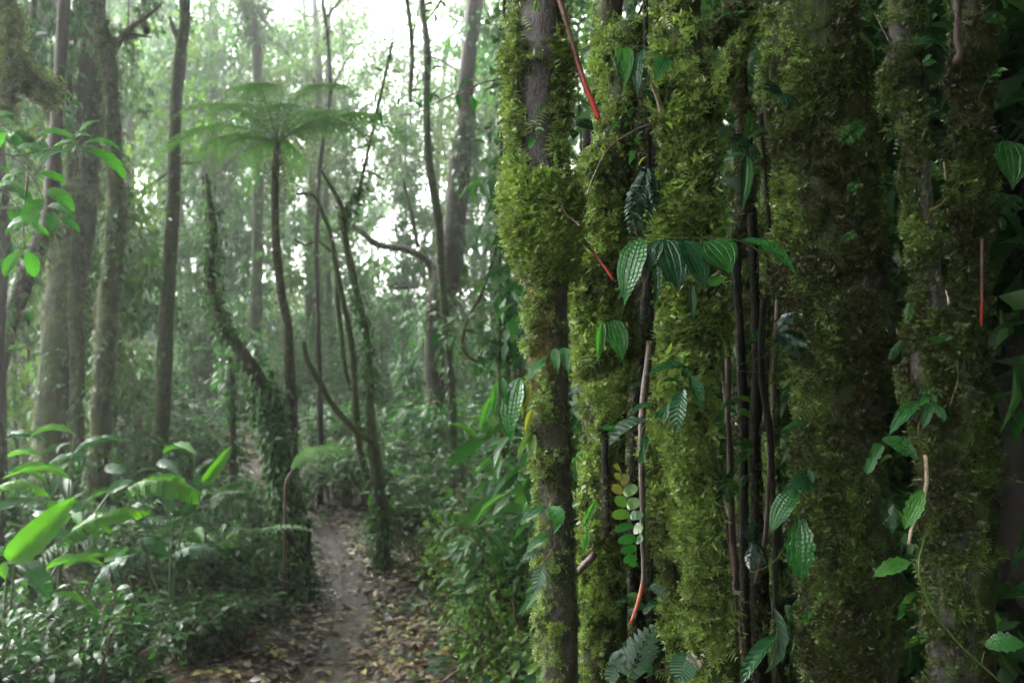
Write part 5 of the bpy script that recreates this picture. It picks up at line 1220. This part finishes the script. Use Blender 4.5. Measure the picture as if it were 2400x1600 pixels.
for (lab, Y, rows) in (("pale palm-like frond arching in front of the curved ivy trunk", 6.2, [(2, 940, 800, 1215, 800, 170), (2, 960, 790, 1130, 690, 120)]),
                       ("feathery ground ferns in the hollow left of the curved ivy trunk", 6.4, [(2, 1000, 880, 870, 820, 110), (2, 1010, 960, 860, 880, 110), (2, 1030, 900, 1180, 870, 120), (2, 1010, 1000, 900, 1100, 120), (2, 1050, 980, 1200, 1040, 120)]),
                       ("ferns spreading low along the path's left edge", 5.9, [(2, 950, 1260, 1180, 1190, 120), (2, 900, 1280, 700, 1200, 120), (2, 930, 1270, 1060, 1330, 110), (2, 1230, 1230, 1310, 1180, 60)]),
                       ("ferns in the bottom left corner", 4.6, [(2, 560, 1480, 700, 1440, 90), (2, 470, 1420, 660, 1470, 110), (2, 250, 1520, 430, 1450, 100), (2, 640, 1500, 560, 1560, 90), (2, 60, 1440, 30, 1330, 60)])):
    t = thing("ground_fern", lab, "fern", cp(rows[0][0], rows[0][1], rows[0][2] + 60, Y))
    for k, (c, bx, by, tx, ty, w) in enumerate(rows):
        put_leaf(t, FR_PALM if "palm" in lab else FR_GROUND[k % 2], cp(c, bx, by, Y), cp(c, tx, ty, Y - .1), w * 1.6 * K / FPX * Y, (random.uniform(-.3, .3), -.55, .85), "frond")
t = thing("young_tree_fern", "low bright fern frond fanning right from the curved ivy trunk over the path", "fern", gpt(*(cp(4, 350, 600, 6.9)[:2]), 0))
stem_part(t, [cp(4, 355, 598, 6.9), cp(4, 330, 700, 6.9), gpt(*(cp(4, 330, 800, 6.9)[:2]), 0)], .008, .015, M_STEM_BROWN)
for k, (tx, ty, w, dy) in enumerate(((675, 530, 150, -.2), (640, 585, 120, -.5), (560, 640, 110, -.6), (600, 510, 120, .3))):
    put_leaf(t, FR_TREE[k % 3], cp(4, 355, 598, 6.9), cp(4, tx, ty, 6.9 + dy), w * 1.5 * K / FPX * 6.9, (0, -.35, .95), "frond")


# ------------------------------------------------------------------ undergrowth shrubs (shared meshes, each shrub a thing)
def shrub_proto(seed, h, spread, nst, lvs, L, wid, mat, tmpl=LEAF_MID, droop=.35):
    r = np.random.default_rng(seed)
    st, C, D, U, Ls, tone = [], [], [], [], [], []
    for i in range(nst):
        a = r.random() * 6.283; q = spread * r.uniform(.2, 1); hh = h * r.uniform(.55, 1.05)
        pts = [np.array([0.05 * math.cos(a), .05 * math.sin(a), -.1]), np.array([q * .35 * math.cos(a), q * .35 * math.sin(a), hh * .6]), np.array([q * math.cos(a + .2), q * math.sin(a + .2), hh])]
        s = Sweep(pts, [.008, .006, .002], 5, .12); st.append(sweep_data(s))
        m = lvs
        t = r.uniform(.25, 1, m) ** .7
        k = np.minimum((t * (len(s.C) - 1)).astype(int), len(s.C) - 1)
        az = r.random(m) * 6.283
        out = np.stack([np.cos(az), np.sin(az), r.uniform(-.2, .5, m)], -1)
        off = out * r.uniform(.01, .16, m)[:, None] * (.5 + spread)
        C.append(s.C[k] + off); D.append(nrmz(out + np.array([0, 0, -droop]) + r.normal(0, .25, (m, 3)))); U.append(nrmz(np.array([0, 0, 1.0]) + r.normal(0, .35, (m, 3))))
        Ls.append(L * r.uniform(.5, 1.35, m)); tone.append(np.clip(r.random() * .5 + r.random(m) * .5, 0, 1))
    C, D, U, Ls, tone = map(np.concatenate, (C, D, U, Ls, tone))
    V, F = stamp(tmpl, C, D, U, Ls, Ls * wid)
    fol = mesh_np("foliage", V, [F], mat, rnd=np.repeat(tone, len(tmpl[0])))
    SV, SF = join_meshdata(st)
    return fol, mesh_np("stem", SV, SF, M_STEM_BROWN)
SHR = [shrub_proto(201, 1.05, .55, 11, 32, .10, .42, M_LEAF_COOL), shrub_proto(202, .85, .6, 12, 36, .075, .5, M_LEAF), shrub_proto(203, 1.3, .45, 9, 36, .12, .34, M_LEAF_COOL, droop=.8),
       shrub_proto(204, .5, .5, 12, 30, .07, .5, M_IVY), shrub_proto(205, .9, .5, 12, 40, .055, .5, M_LEAF_WARM), shrub_proto(206, .45, .45, 10, 26, .09, .4, M_LEAF_COOL)]
def shrub(k, x, y, s, label, group, rz=None, sz=1.0):
    t = thing("shrub", label, "shrub", gpt(x, y, 0), group)
    M = Matrix.Translation(t.location) @ Matrix.Rotation(rng.random() * 6.28 if rz is None else rz, 4, 'Z') @ Matrix.Diagonal(Vector((s, s, s * sz, 1)))
    part("stem", SHR[k][1], t, M=M)
    part("foliage", SHR[k][0], t, kind="stuff", M=M)
    return t
def X(px, Y): return (px - 1200) / FPX * Y
KIND = ["cool green broad-leaved shrub", "small-leaved bushy shrub", "tall long-leaved shrub", "low creeping bright shrub", "yellow-green fine-leaved shrub", "low broad-leaved herb"]
def belt(name, n, pxr, Yr, kinds, sr, where, avoid=.55):
    k = 0; tries = 0
    while k < n and tries < n * 30:
        tries += 1
        Y = rng.uniform(*Yr); x = X(rng.uniform(*pxr), Y)
        if path_dist(np.array([x]), np.array([Y]))[0] < avoid: continue
        j = int(rng.choice(kinds))
        shrub(j, x, Y, rng.uniform(*sr), KIND[j] + " " + where, KIND[j] + " " + name)
        k += 1
belt("right thicket", 34, (960, 1330), (5.0, 9.5), [0, 1, 2, 4], (.7, 1.15), "in the thicket right of the path", 1.1)
belt("right front", 14, (1050, 1420), (3.6, 5.2), [1, 3, 5, 4], (.6, .95), "at the near right edge of the thicket", .95)
belt("right edge", 16, (985, 1270), (4.7, 6.8), [0, 1, 0, 4], (.75, 1.1), "right of the path", .85)
belt("left front", 30, (-150, 450), (3.6, 5.0), [3, 5, 1, 5], (.5, .85), "in the dark near left corner", .62)
belt("left bank", 34, (-100, 620), (6.1, 8.8), [0, 1, 2, 3], (.7, 1.1), "on the bank left of the path", .7)
belt("path left", 12, (430, 650), (5.2, 7.4), [3, 5], (.6, .9), "low along the left side of the path", .55)
belt("path far", 16, (720, 960), (8.5, 12), [0, 1, 3], (.6, 1.0), "beyond the path's bend", .6)
for (px, Y, k, s) in ((735, 10.3, 0, .7), (775, 10.6, 1, .8), (700, 9.9, 3, .9), (815, 10.2, 0, .8), (745, 11.4, 2, .8), (860, 10.2, 1, .9), (690, 8.9, 5, .9), (930, 9.4, 0, 1.0)):
    shrub(k, X(px, Y), Y, s, KIND[k] + " where the path bends out of sight", KIND[k] + " at the path bend")
belt("slope", 80, (-100, 1300), (9.5, 19), [0, 1, 2, 5], (.8, 1.5), "on the misty slope", 1.0)
belt("right gap", 26, (1330, 1900), (3.6, 6.5), [0, 2, 1], (.8, 1.3), "behind the mossy trunks", .8)
belt("far slope", 60, (50, 1300), (18, 32), [0, 2, 5], (1.3, 2.4), "far up the misty slope", .5)
belt("right of the bend", 14, (890, 1110), (7.2, 10.2), [0, 1, 4], (.7, 1.05), "right of the path near the bend", .62)
for i in range(16):                                     # ferns and blade-leaved herbs scattered through the undergrowth
    left = i % 3 != 2
    px, Y = (rng.uniform(40, 500), rng.uniform(5.8, 7.6)) if left else (rng.uniform(950, 1230), rng.uniform(5.2, 8.0))
    x = X(px, Y)
    if path_dist(np.array([x]), np.array([Y]))[0] < .7: continue
    b = gpt(x, Y, 0); H = rng.uniform(.45, .9)
    side = "left" if left else "right"
    if i % 2:
        t = thing("ground_fern", "arching fern in the undergrowth on the %s of the path" % side, "fern", b, "arching ferns %s of the path" % side)
        for k in range(6):
            a = k * 1.05 + rng.random(); L = rng.uniform(.5, .8)
            put_leaf(t, FR_GROUND[k % 2], b + np.array([0, 0, H * .55]), b + np.array([math.cos(a) * L, math.sin(a) * L, H * .55 + rng.uniform(-.05, .3)]), L * .55, (0, 0, 1), "frond")
        stem_part(t, [b, b + np.array([0, 0, H * .57])], .012, .01, M_STEM_BROWN)
    else:
        t = thing("ginger_plant", "leafy ginger shoot with long blades on the %s of the path" % side, "plant", b, "ginger shoots %s of the path" % side)
        dx, dy = rng.normal(0, .15, 2)
        stem_part(t, [b, b + np.array([dx * .5, dy * .5, H * .8]), b + np.array([dx, dy, H * 1.5])], .009, .004, M_STEM)
        for k in range(7):
            f = .35 + .65 * k / 6; a = k * 2.5 + rng.random(); L = rng.uniform(.28, .42)
            c0 = b + np.array([dx * f, dy * f, H * 1.5 * f])
            put_leaf(t, blade('strap', (M_GINGER, M_GINGER_WET)[k % 2]), c0, c0 + np.array([math.cos(a) * L, math.sin(a) * L, rng.uniform(-.05, .2)]), L * .24, (0, -.2, 1))
# brighter yellowish moss-hung shrub at the right of the path
# saplings with leaves from knee to head height
def sapling(k, x, y, s, label, group):
    b = gpt(x, y, 0)
    t = thing("sapling", label, "sapling", b, group)
    H = 3.6 * s
    lean = rng.uniform(-.25, .25, 2)
    sw = Sweep([b + np.array([0, 0, -.1]), b + np.array([lean[0] * .4, lean[1] * .4, H * .5]), b + np.array([lean[0], lean[1], H])], [.022 * s, .016 * s, .006], 6, .15)
    part("trunk", sw.mesh("trunk", M_BARK_FAR), t)
    crown_at(t, SAPL[k], (b[0] + lean[0] * .6, b[1] + lean[1] * .6, b[2] + H * .62), s * rng.uniform(.9, 1.15), rng.random() * 6.28, "foliage")
SK = ["cool-leaved", "bushy green", "yellowish drooping"]
def saplings(n, pxr, Yr, sr, where, avoid=1.2):
    k = tries = 0
    while k < n and tries < n * 30:
        tries += 1
        Y = rng.uniform(*Yr); px = rng.uniform(*pxr); x = X(px, Y)
        if path_dist(np.array([x]), np.array([Y]))[0] < avoid: continue
        j = int(rng.integers(0, 3))
        sapling(j, x, Y, rng.uniform(*sr), SK[j] + " sapling " + where, SK[j] + " saplings " + where); k += 1
saplings(16, (-150, 330), (8.5, 13), (.7, 1.2), "behind the left trunks")
saplings(8, (420, 1100), (15, 21), (.8, 1.3), "in the mist beyond the path's bend", 1.6)
saplings(6, (1290, 1550), (9.5, 15), (.7, 1.25), "in the mist right of the path")
saplings(9, (1330, 1850), (4.8, 8), (.7, 1.1), "behind the mossy trunks")
# forest trees in the mist
def mist_tree(k, x, y, H, r0, label, group):
    b = gpt(x, y, -.2)
    t = thing("misty_tree", label, "tree", b, group)
    r0 = r0 * max(1, H / 12); ln = rng.uniform(-.6, .6, 2)
    pts = [b] + [b + np.array([ln[0] * f + rng.uniform(-.15, .15), ln[1] * f, H * f]) for f in (.25, .5, .75, 1)]
    sw = Sweep(pts, [r0 * 1.3, r0, r0 * .85, r0 * .7, r0 * .4], 8, max(.3, H * .05), .12, 3, 3)
    part("trunk", sw.mesh("trunk", M_BARK_FAR), t)
    for i in range(3):
        f = rng.uniform(.45, .85); c = b + np.array([ln[0] * f, ln[1] * f, H * f]); a = rng.random() * 6.28
        br = Sweep([c, c + np.array([math.cos(a) * .8, math.sin(a) * .8, .6]), c + np.array([math.cos(a) * 1.7, math.sin(a) * 1.7, .8])], [r0 * .45, r0 * .3, r0 * .12], 6, .25)
        part("branch", br.mesh("branch", M_BARK_FAR), t)
    cz = b[2] + H * .72
    crown_at(t, CROWNS[k], (b[0] + ln[0] * .7, b[1] + ln[1] * .7, cz), rng.uniform(.75, 1.05) * max(1, H / 10.5), rng.random() * 6.28)
    if 9 < H < 16 and rng.random() < .4: crown_at(t, CROWNS[(k + 1) % 4], (b[0] - ln[0] + rng.uniform(-1, 1), b[1], b[2] + H * .36), rng.uniform(.6, .8) * max(1, H / 10.5), rng.random() * 6.28)
def mist_trees(n, pxr, Yr, Hr, where, avoid=1.5, gap=None):
    k = tries = 0
    while k < n and tries < n * 40:
        tries += 1
        Y = rng.uniform(*Yr); px = rng.uniform(*pxr); x = X(px, Y)
        if path_dist(np.array([x]), np.array([Y]))[0] < avoid: continue
        if gap and any(a < px < b for a, b in gap): continue
        j = int(rng.integers(0, 4))
        mist_tree(j, x, Y, rng.uniform(*Hr), rng.uniform(.06, .14), ("dim tree " + where), "dim trees " + where); k += 1
mist_trees(8, (200, 1300), (17, 26), (7.5, 10.0), "in the middle mist", 1.8)
mist_trees(2, (300, 560), (15, 21), (8, 10), "behind the pole-like trunk")
mist_trees(2, (640, 1000), (18, 22), (8.5, 10), "above the path bend")
mist_trees(2, (1050, 1230), (16, 19), (8, 9.5), "beyond the largest misty trunk")
mist_trees(5, (370, 540), (26, 40), (10, 14), "on the slope left of the curved ivy trunk")
mist_trees(18, (-300, 1700), (34, 58), (12, 18), "far back in the mist")
mist_trees(24, (-300, 1700), (60, 110), (20, 32), "almost lost in the far mist")
mist_trees(5, (1480, 2000), (9, 14), (7.0, 9.5), "behind the mossy trunks")
mist_trees(4, (-500, 120), (9.5, 14), (7.5, 10), "behind the left trunks")
# drapes of climbers hanging through the mist
for i in range(15):
    Y = rng.uniform(12, 22); px = rng.uniform(-50, 1250); x = X(px, Y)
    z = rng.uniform(2.6, 5.4)
    w = [np.array([x + rng.uniform(-.4, .4), Y, z + 3.5]), np.array([x, Y, z + 1]), np.array([x + rng.uniform(-.2, .2), Y, z - 2.2])]
    t = thing("hanging_climber", "leafy climber hanging from the canopy in the mist", "vine", w[0], "climbers hanging in the mist")
    part("stem", Sweep(w, [.014, .012, .006], 5, .3, .2, 4, i).mesh("stem", M_BARK_FAR), t)
    crown_at(t, DRAPE[i % 2], (x, Y, z), rng.uniform(.7, 1.2), rng.random() * 6.28, "foliage")
for k, (px, Y, z, s) in enumerate(((20, 7.4, 4.9, 1.0), (110, 8.3, 5.2, 1.1), (150, 7.0, 4.8, .7), (60, 8.6, 4.2, 1.0), (310, 9.8, 6.0, .8))):
    x = X(px, Y)
    w = [np.array([x + .1, Y, z + 2.5]), np.array([x, Y, z + 1]), np.array([x + rng.uniform(-.1, .1), Y, z - 1.5])]
    t = thing("hanging_climber", ("dark leafy climber hanging among the left trunks, %s") % ("at the left edge", "beside the stoutest trunk", "in front of the twisted trunk", "behind the leafy twig", "beside the pole-like trunk")[k], "vine", w[0])
    part("stem", Sweep(w, [.014, .012, .006], 5, .3, .2, 4, k).mesh("stem", M_BARK_DARK), t)
    crown_at(t, DRAPE[k % 2], (x, Y, z), s, rng.random() * 6.28, "foliage")
# unseen crowns added above the picture on the near trunks to shade the right side
for key, cs in (('F4', [(0, (2.2, 2.0, 5.6), .9), (1, (3.4, 4.6, 6.4), 1.0)]), ('F6', [(1, (3.6, 1.2, 3.9), .5), (0, (4.8, .6, 5.2), 1.1), (1, (2.4, -2.2, 6.0), 1.1)])):
    t = TREES[key][0]
    for (k, c, s_) in cs: crown_at(t, SHADE_CANOPY[k], c, s_, 1.3 * k + c[0])
for lab, (k, c, s_) in (("stoutest", (0, (-2.2, 3.6, 6.6), .8)), ("stoutest", (1, (-4.6, 4.2, 7.2), 1.0)), ("stoutest", (1, (-5.2, 9.0, 8.0), 1.0)), ("stoutest", (0, (-2.4, 6.0, 8.0), 1.05)), ("largest trunk", (0, (.9, 7.0, 7.6), .9))):
    t = [v for q, v in TREES.items() if q.startswith(lab)][0][0]
    crown_at(t, SHADE_CANOPY[k], c, s_, c[0] * 2.1)  # further unseen crowns, added to shade the near ground and air
# dark thicket closing the right side
def mass(name, n, box, L, mat, tmpl=LEAF_LO, wid=.5):
    p = np.stack([rng.uniform(box[0], box[1], n), rng.uniform(box[2], box[3], n), rng.uniform(box[4], box[5], n)], -1)
    p = p[rng.random(n) < sstep(.25, .42, vnoise(p, 1.6, 77))]
    m = len(p)
    d = nrmz(rng.normal(0, 1, (m, 3)) + np.array([0, 0, -.6]))
    return leaf_mesh(name, p, d, nrmz(rng.normal(0, .6, (m, 3)) + np.array([0, -.3, .8])), L * rng.uniform(.6, 1.4, m), L * wid * rng.uniform(.7, 1.2, m), mat, tmpl=tmpl)
o = part("shade_thicket", mass("shade_thicket", 30000, (1.55, 4.5, 2.3, 5.5, 0, 5.2), .16, M_LEAF_COOL), kind="stuff")
tagp(o, "unlit leafy thicket closing off the right edge behind the trunks", "thicket")
o = part("shade_thicket", mass("shade_thicket", 26000, (1.9, 6.5, 5.0, 8.0, 0, 6.5), .26, M_LEAF), kind="stuff")
tagp(o, "deepest thicket far behind the rightmost trunk", "thicket")
o = part("shade_thicket", mass("shade_thicket", 15000, (1.35, 6, -4.5, 1.5, 0, 5), .22, M_LEAF), kind="stuff")  # unseen mass added beside the camera; blocks light from right and behind
tagp(o, "unseen leaf mass added at right to block light from behind the camera", "thicket")
o = part("shade_thicket", mass("shade_thicket", 9000, (0.9, 2.6, 4.2, 7.5, 0, 4.2), .13, M_LEAF), kind="stuff")
tagp(o, "dim thicket showing through the gaps between the mossy trunks", "thicket")

n = 18000
xx = rng.uniform(-30, 30, n); yy = rng.uniform(24, 40, n)
p = np.stack([xx, yy, ground(xx, yy) + rng.random(n) ** 1.4 * 5.5 * (.4 + .8 * vnoise(np.stack([xx, yy, xx * 0], -1), .25, 5))], -1)
o = part("far_wood", leaf_mesh("far_wood", p, nrmz(rng.normal(0, 1, (n, 3)) + np.array([0, 0, -.5])), nrmz(rng.normal(0, .5, (n, 3)) + np.array([0, -.2, .9])), rng.uniform(.2, .5, n), rng.uniform(.1, .24, n), M_LEAF), kind="stuff")
tagp(o, "pale far wood fading into the mist beyond the slope", "wood")

o = part("shade_thicket", mass("shade_thicket", 9000, (1.02, 1.5, 2.9, 4.3, 0, 5.5), .13, M_LEAF_COOL), kind="stuff")  # added out of sight to stop light from the left reaching the right edge
tagp(o, "hidden foliage added behind the widest moss column to block side light", "thicket")
# ------------------------------------------------------------------ ground cover, litter, fallen leaves
def cover(n, xr, yr, dmin, dmax, prob):
    x = rng.uniform(*xr, n); y = rng.uniform(*yr, n)
    d = path_dist(x, y)
    k = (rng.random(n) < prob * sstep(dmin, dmax, d) * sstep(.3, .55, vnoise(np.stack([x, y, x * 0], -1), 1.3, 21)))
    # keep what the camera could see
    px = 1200 + x / np.maximum(y, .3) * FPX
    k &= (px > -500) & (px < 2100)
    return x[k], y[k]
x, y = cover(9000, (-6.5, 4), (2.6, 13), .5, 1.2, 1.0)
x2, y2 = cover(7000, (-5, 1), (6.6, 13), .2, .5, .8)
x, y = np.concatenate([x, x2]), np.concatenate([y, y2])
per = 7
cx, cyy = np.repeat(x, per), np.repeat(y, per)
az = rng.random(len(cx)) * 6.283; rr = rng.uniform(.01, .11, len(cx))
hz = ground(x, y)[np.repeat(np.arange(len(x)), per)] + rng.uniform(.02, .22, len(cx)) * np.repeat(rng.uniform(.4, 1.3, len(x)), per)
p = np.stack([cx + rr * np.cos(az), cyy + rr * np.sin(az), hz], -1)
d = nrmz(np.stack([np.cos(az), np.sin(az), rng.uniform(-.4, .3, len(cx))], -1))
L = rng.uniform(.03, .085, len(cx)) * np.repeat(rng.uniform(.7, 1.3, len(x)), per)
me = leaf_mesh("ground_cover", p, d, nrmz(np.array([0, 0, 1.0]) + rng.normal(0, .3, (len(cx), 3))), L, L * .5, M_IVY, rnd=np.clip(np.repeat(rng.random(len(x)), per) * .6 + rng.random(len(cx)) * .4, 0, 1))
o = part("ground_cover", me, kind="stuff"); tagp(o, "low leafy herbs carpeting the forest floor beside the path", "ground cover")
nf = 28000
fx = rng.uniform(-24, 14, nf); fy = 11.5 + 24 * rng.random(nf) ** 1.3
kf = (path_dist(fx, fy) > .45) & (np.abs(fx) < fy * .75 + 1)
fx, fy = fx[kf], fy[kf]; nf = len(fx)
fp = np.stack([fx, fy, ground(fx, fy) + rng.random(nf) ** 1.5 * .55], -1)
part("ground_cover", leaf_mesh("ground_cover", fp, nrmz(rng.normal(0, 1, (nf, 3)) * np.array([1, 1, .4]) + np.array([0, 0, .1])), nrmz(np.array([0, -.2, 1.0]) + rng.normal(0, .45, (nf, 3))), rng.uniform(.12, .28, nf), rng.uniform(.06, .13, nf), M_LEAF_COOL), GROUND, kind="stuff")
n = 62000
x = rng.uniform(-5, 2.5, n); y = rng.uniform(2.8, 15, n); d_ = path_dist(x, y)
k = rng.random(n) < np.where(d_ < .16, .22, np.where(d_ < 1.3, 1.0, .35)) * np.where(y > 9, .7, 1)
x, y = x[k], y[k]; n = len(x)
az = rng.random(n) * 6.283
p = np.stack([x, y, np.maximum(ground(x, y), np.where(path_dist(x, y) < .2, ground_smooth(x, y) - .02, -9)) + rng.uniform(.004, .03, n)], -1)
L = rng.uniform(.03, .10, n)
me = leaf_mesh("leaf_litter", p, np.stack([np.cos(az), np.sin(az), rng.normal(0, .12, n)], -1), nrmz(np.array([0, 0, 1.0]) + rng.normal(0, .3, (n, 3))), L, L * rng.uniform(.35, .6, n), M_LITTER, rnd=rng.random(n) ** 1.25, tmpl=LEAF_LO)
part("leaf_litter", me, GROUND, kind="stuff")
FB = [blade(s, m, 5, 3) for s, m in (('oval', M_FALLEN_Y), ('narrow', M_FALLEN_Y), ('oval', M_FALLEN_G), ('heart', M_FALLEN_B), ('oval', M_FALLEN_B), ('round', M_FALLEN_Y))]
k = 0
while k < 300:
    Y = 4.6 + 5.5 * rng.random() ** 1.6; px = rng.uniform(480, 1120); x = X(px, Y)
    dd = path_dist(np.array([x]), np.array([Y]))[0]
    if dd < .14 and rng.random() < .75: continue
    if dd > 1.2: continue
    g = float(ground(np.array([x]), np.array([Y]))[0]) if dd > .2 else float(ground_smooth(np.array([x]), np.array([Y]))[0]) - .015
    L = rng.uniform(.05, .095); a = rng.random() * 6.28
    b = Vector((x, Y, g + rng.uniform(.015, .035)))
    put_leaf(GROUND, FB[int(rng.integers(0, 6))], b, b + Vector((math.cos(a) * L, math.sin(a) * L, rng.uniform(-.01, .02))), L * rng.uniform(.4, .6), (rng.normal(0, .25), rng.normal(0, .25) - .1, 1), "fallen_leaf")
    k += 1
# dead sticks by the path
for (lab, pts, Y) in (("pale dead stick poking out of the right thicket's foot", [(4, 1070, 1310), (4, 1095, 1370), (4, 1118, 1415)], 5.6), ("brown dead stick lying at the near right path edge", [(4, 1050, 1565), (4, 1120, 1510), (4, 1185, 1465)], 4.9)):
    t = thing("dead_stick", lab, "stick", cp(*pts[-1], Y))
    stem_part(t, [cp(*q, Y) for q in pts], .008, .006, M_TWIG_PALE if "pale" in lab else M_STEM_BROWN, "stick", lump=.2)

# ------------------------------------------------------------------ unseen foliage added behind the camera to block low sky, and the air
o = part("unseen_leaf_screen", mass("unseen_leaf_screen", 14000, (-5, 16, -12, -6, 0, 8), .5, M_LEAF), kind="stuff")
tagp(o, "unseen leaf mass added behind the camera to block low sky", "forest")
o = part("unseen_leaf_screen", mass("unseen_leaf_screen", 9000, (-7, -3, -3, 3.4, 0, 3.8), .2, M_LEAF), kind="stuff")  # added outside the frame at left; keeps low sky off the near corner
tagp(o, "unseen leaf mass added at left to block low sky light", "forest")
hz_ = HAZE_DENSITY
X0, X1, Y0, Y1, Z0, Z1 = -130, 130, -45, 160, -2.5, 48
V = np.array([(X0, Y0, Z0), (X1, Y0, Z0), (X1, Y1, Z0), (X0, Y1, Z0), (X0, Y0, Z1), (X1, Y0, Z1), (X1, Y1, Z1), (X0, Y1, Z1)], float)
F = np.array([(0, 3, 2, 1), (4, 5, 6, 7), (0, 1, 5, 4), (1, 2, 6, 5), (2, 3, 7, 6), (3, 0, 4, 7)])
m, nt, out = new_mat("mist")
pv_ = nd(nt, "ShaderNodeVolumePrincipled", {"Density": hz_, "Color": (0.93, 0.93, 0.93, 1), "Anisotropy": 0.83})
nt.links.new(pv_.outputs[0], out.inputs["Volume"])
part("haze", mesh_np("haze", V, [F], m, smooth=False), kind="stuff")

# ------------------------------------------------------------------ say of each repeat where it stands
def pxY(o):
    c = o.location
    return 1200 + c.x / max(c.y, .3) * FPX, c.y
LM = [(pxY(v[0]), n) for q, v in TREES.items() for k, n in (("stoutest", "the stoutest left trunk"), ("slender mossy", "the slender mossy left trunk"), ("straight pole", "the pole-like trunk"), ("curved ivy", "the curved ivy trunk"), ("forked mossy", "the forked mossy sapling"), ("largest trunk", "the largest misty trunk"), ("far ivy", "the far ivy-wrapped trunk")) if q.startswith(k)]
NEAR = [(pxY(TREES[k][0]), n) for k, n in (("F1", "the slim front trunk"), ("F2", "the ragged moss column"), ("F3", "the furred moss column"), ("F4", "the widest moss column"))]
KW = {"shrub": ("shrubs in the undergrowth", None), "sapling": ("saplings in the undergrowth", None), "misty_tree": ("dim trees in the mist", "misty tree"), "hanging_climber": ("climbers hanging in the mist", "hanging climber"), "liana": ("lianas beside the slim front trunk", None), "ground_fern": ("arching ferns in the undergrowth", "arching fern"), "ginger_plant": ("ginger shoots in the undergrowth", "long-bladed ginger shoot"),
      "small_fern": ("little ferns in the gaps", "little fern in the gap"), "seedling": ("little seedlings in the gaps", "little seedling in the gap"), "aerial_root": ("slanting thin roots in the gaps", "thin slanting root in the gap")}
for o in list(COL.objects):
    nm = o.name.split(".")[0]
    if nm not in KW or o.parent is not None or not o.get("group"): continue
    if nm in ("aerial_root",) and "slanting" not in o["group"]: continue
    if nm == "liana": continue
    gap = nm in ("small_fern", "seedling", "aerial_root")
    px_, Y_ = pxY(o)
    kind = KW[nm][1]
    if kind is None: kind = next((k for k in KIND + [s_ + " sapling" for s_ in SK] if o["label"].startswith(k)), nm)
    lm = min(NEAR if gap or (px_ > 1250 and Y_ < 9) else LM, key=lambda q: abs(q[0][0] - px_) / 100 + abs(q[0][1] - Y_) * (0 if gap else .35))
    dx, dY = px_ - lm[0][0], Y_ - lm[0][1]
    if gap:
        zz = o.location.z
        hgt = "high up" if zz > 2.35 else "at mid height" if zz > 1.75 else "low down"
        o["label"] = "%s %s of %s, %s" % (kind, "left" if dx < 0 else "right", lm[1], hgt)
    else:
        rel = "far behind" if dY > 9 else "well behind" if dY > 4 else "behind" if dY > .8 else "well in front of" if dY < -2 else "in front of" if dY < -.8 else "beside"
        side = "" if abs(dx) < 35 else (", off to its left" if dx < -160 else ", on its left" if dx < 0 else ", off to its right" if dx > 160 else ", on its right")
        o["label"] = "%s %s %s%s" % (kind, rel, lm[1], side)
    o["group"] = KW[nm][0]
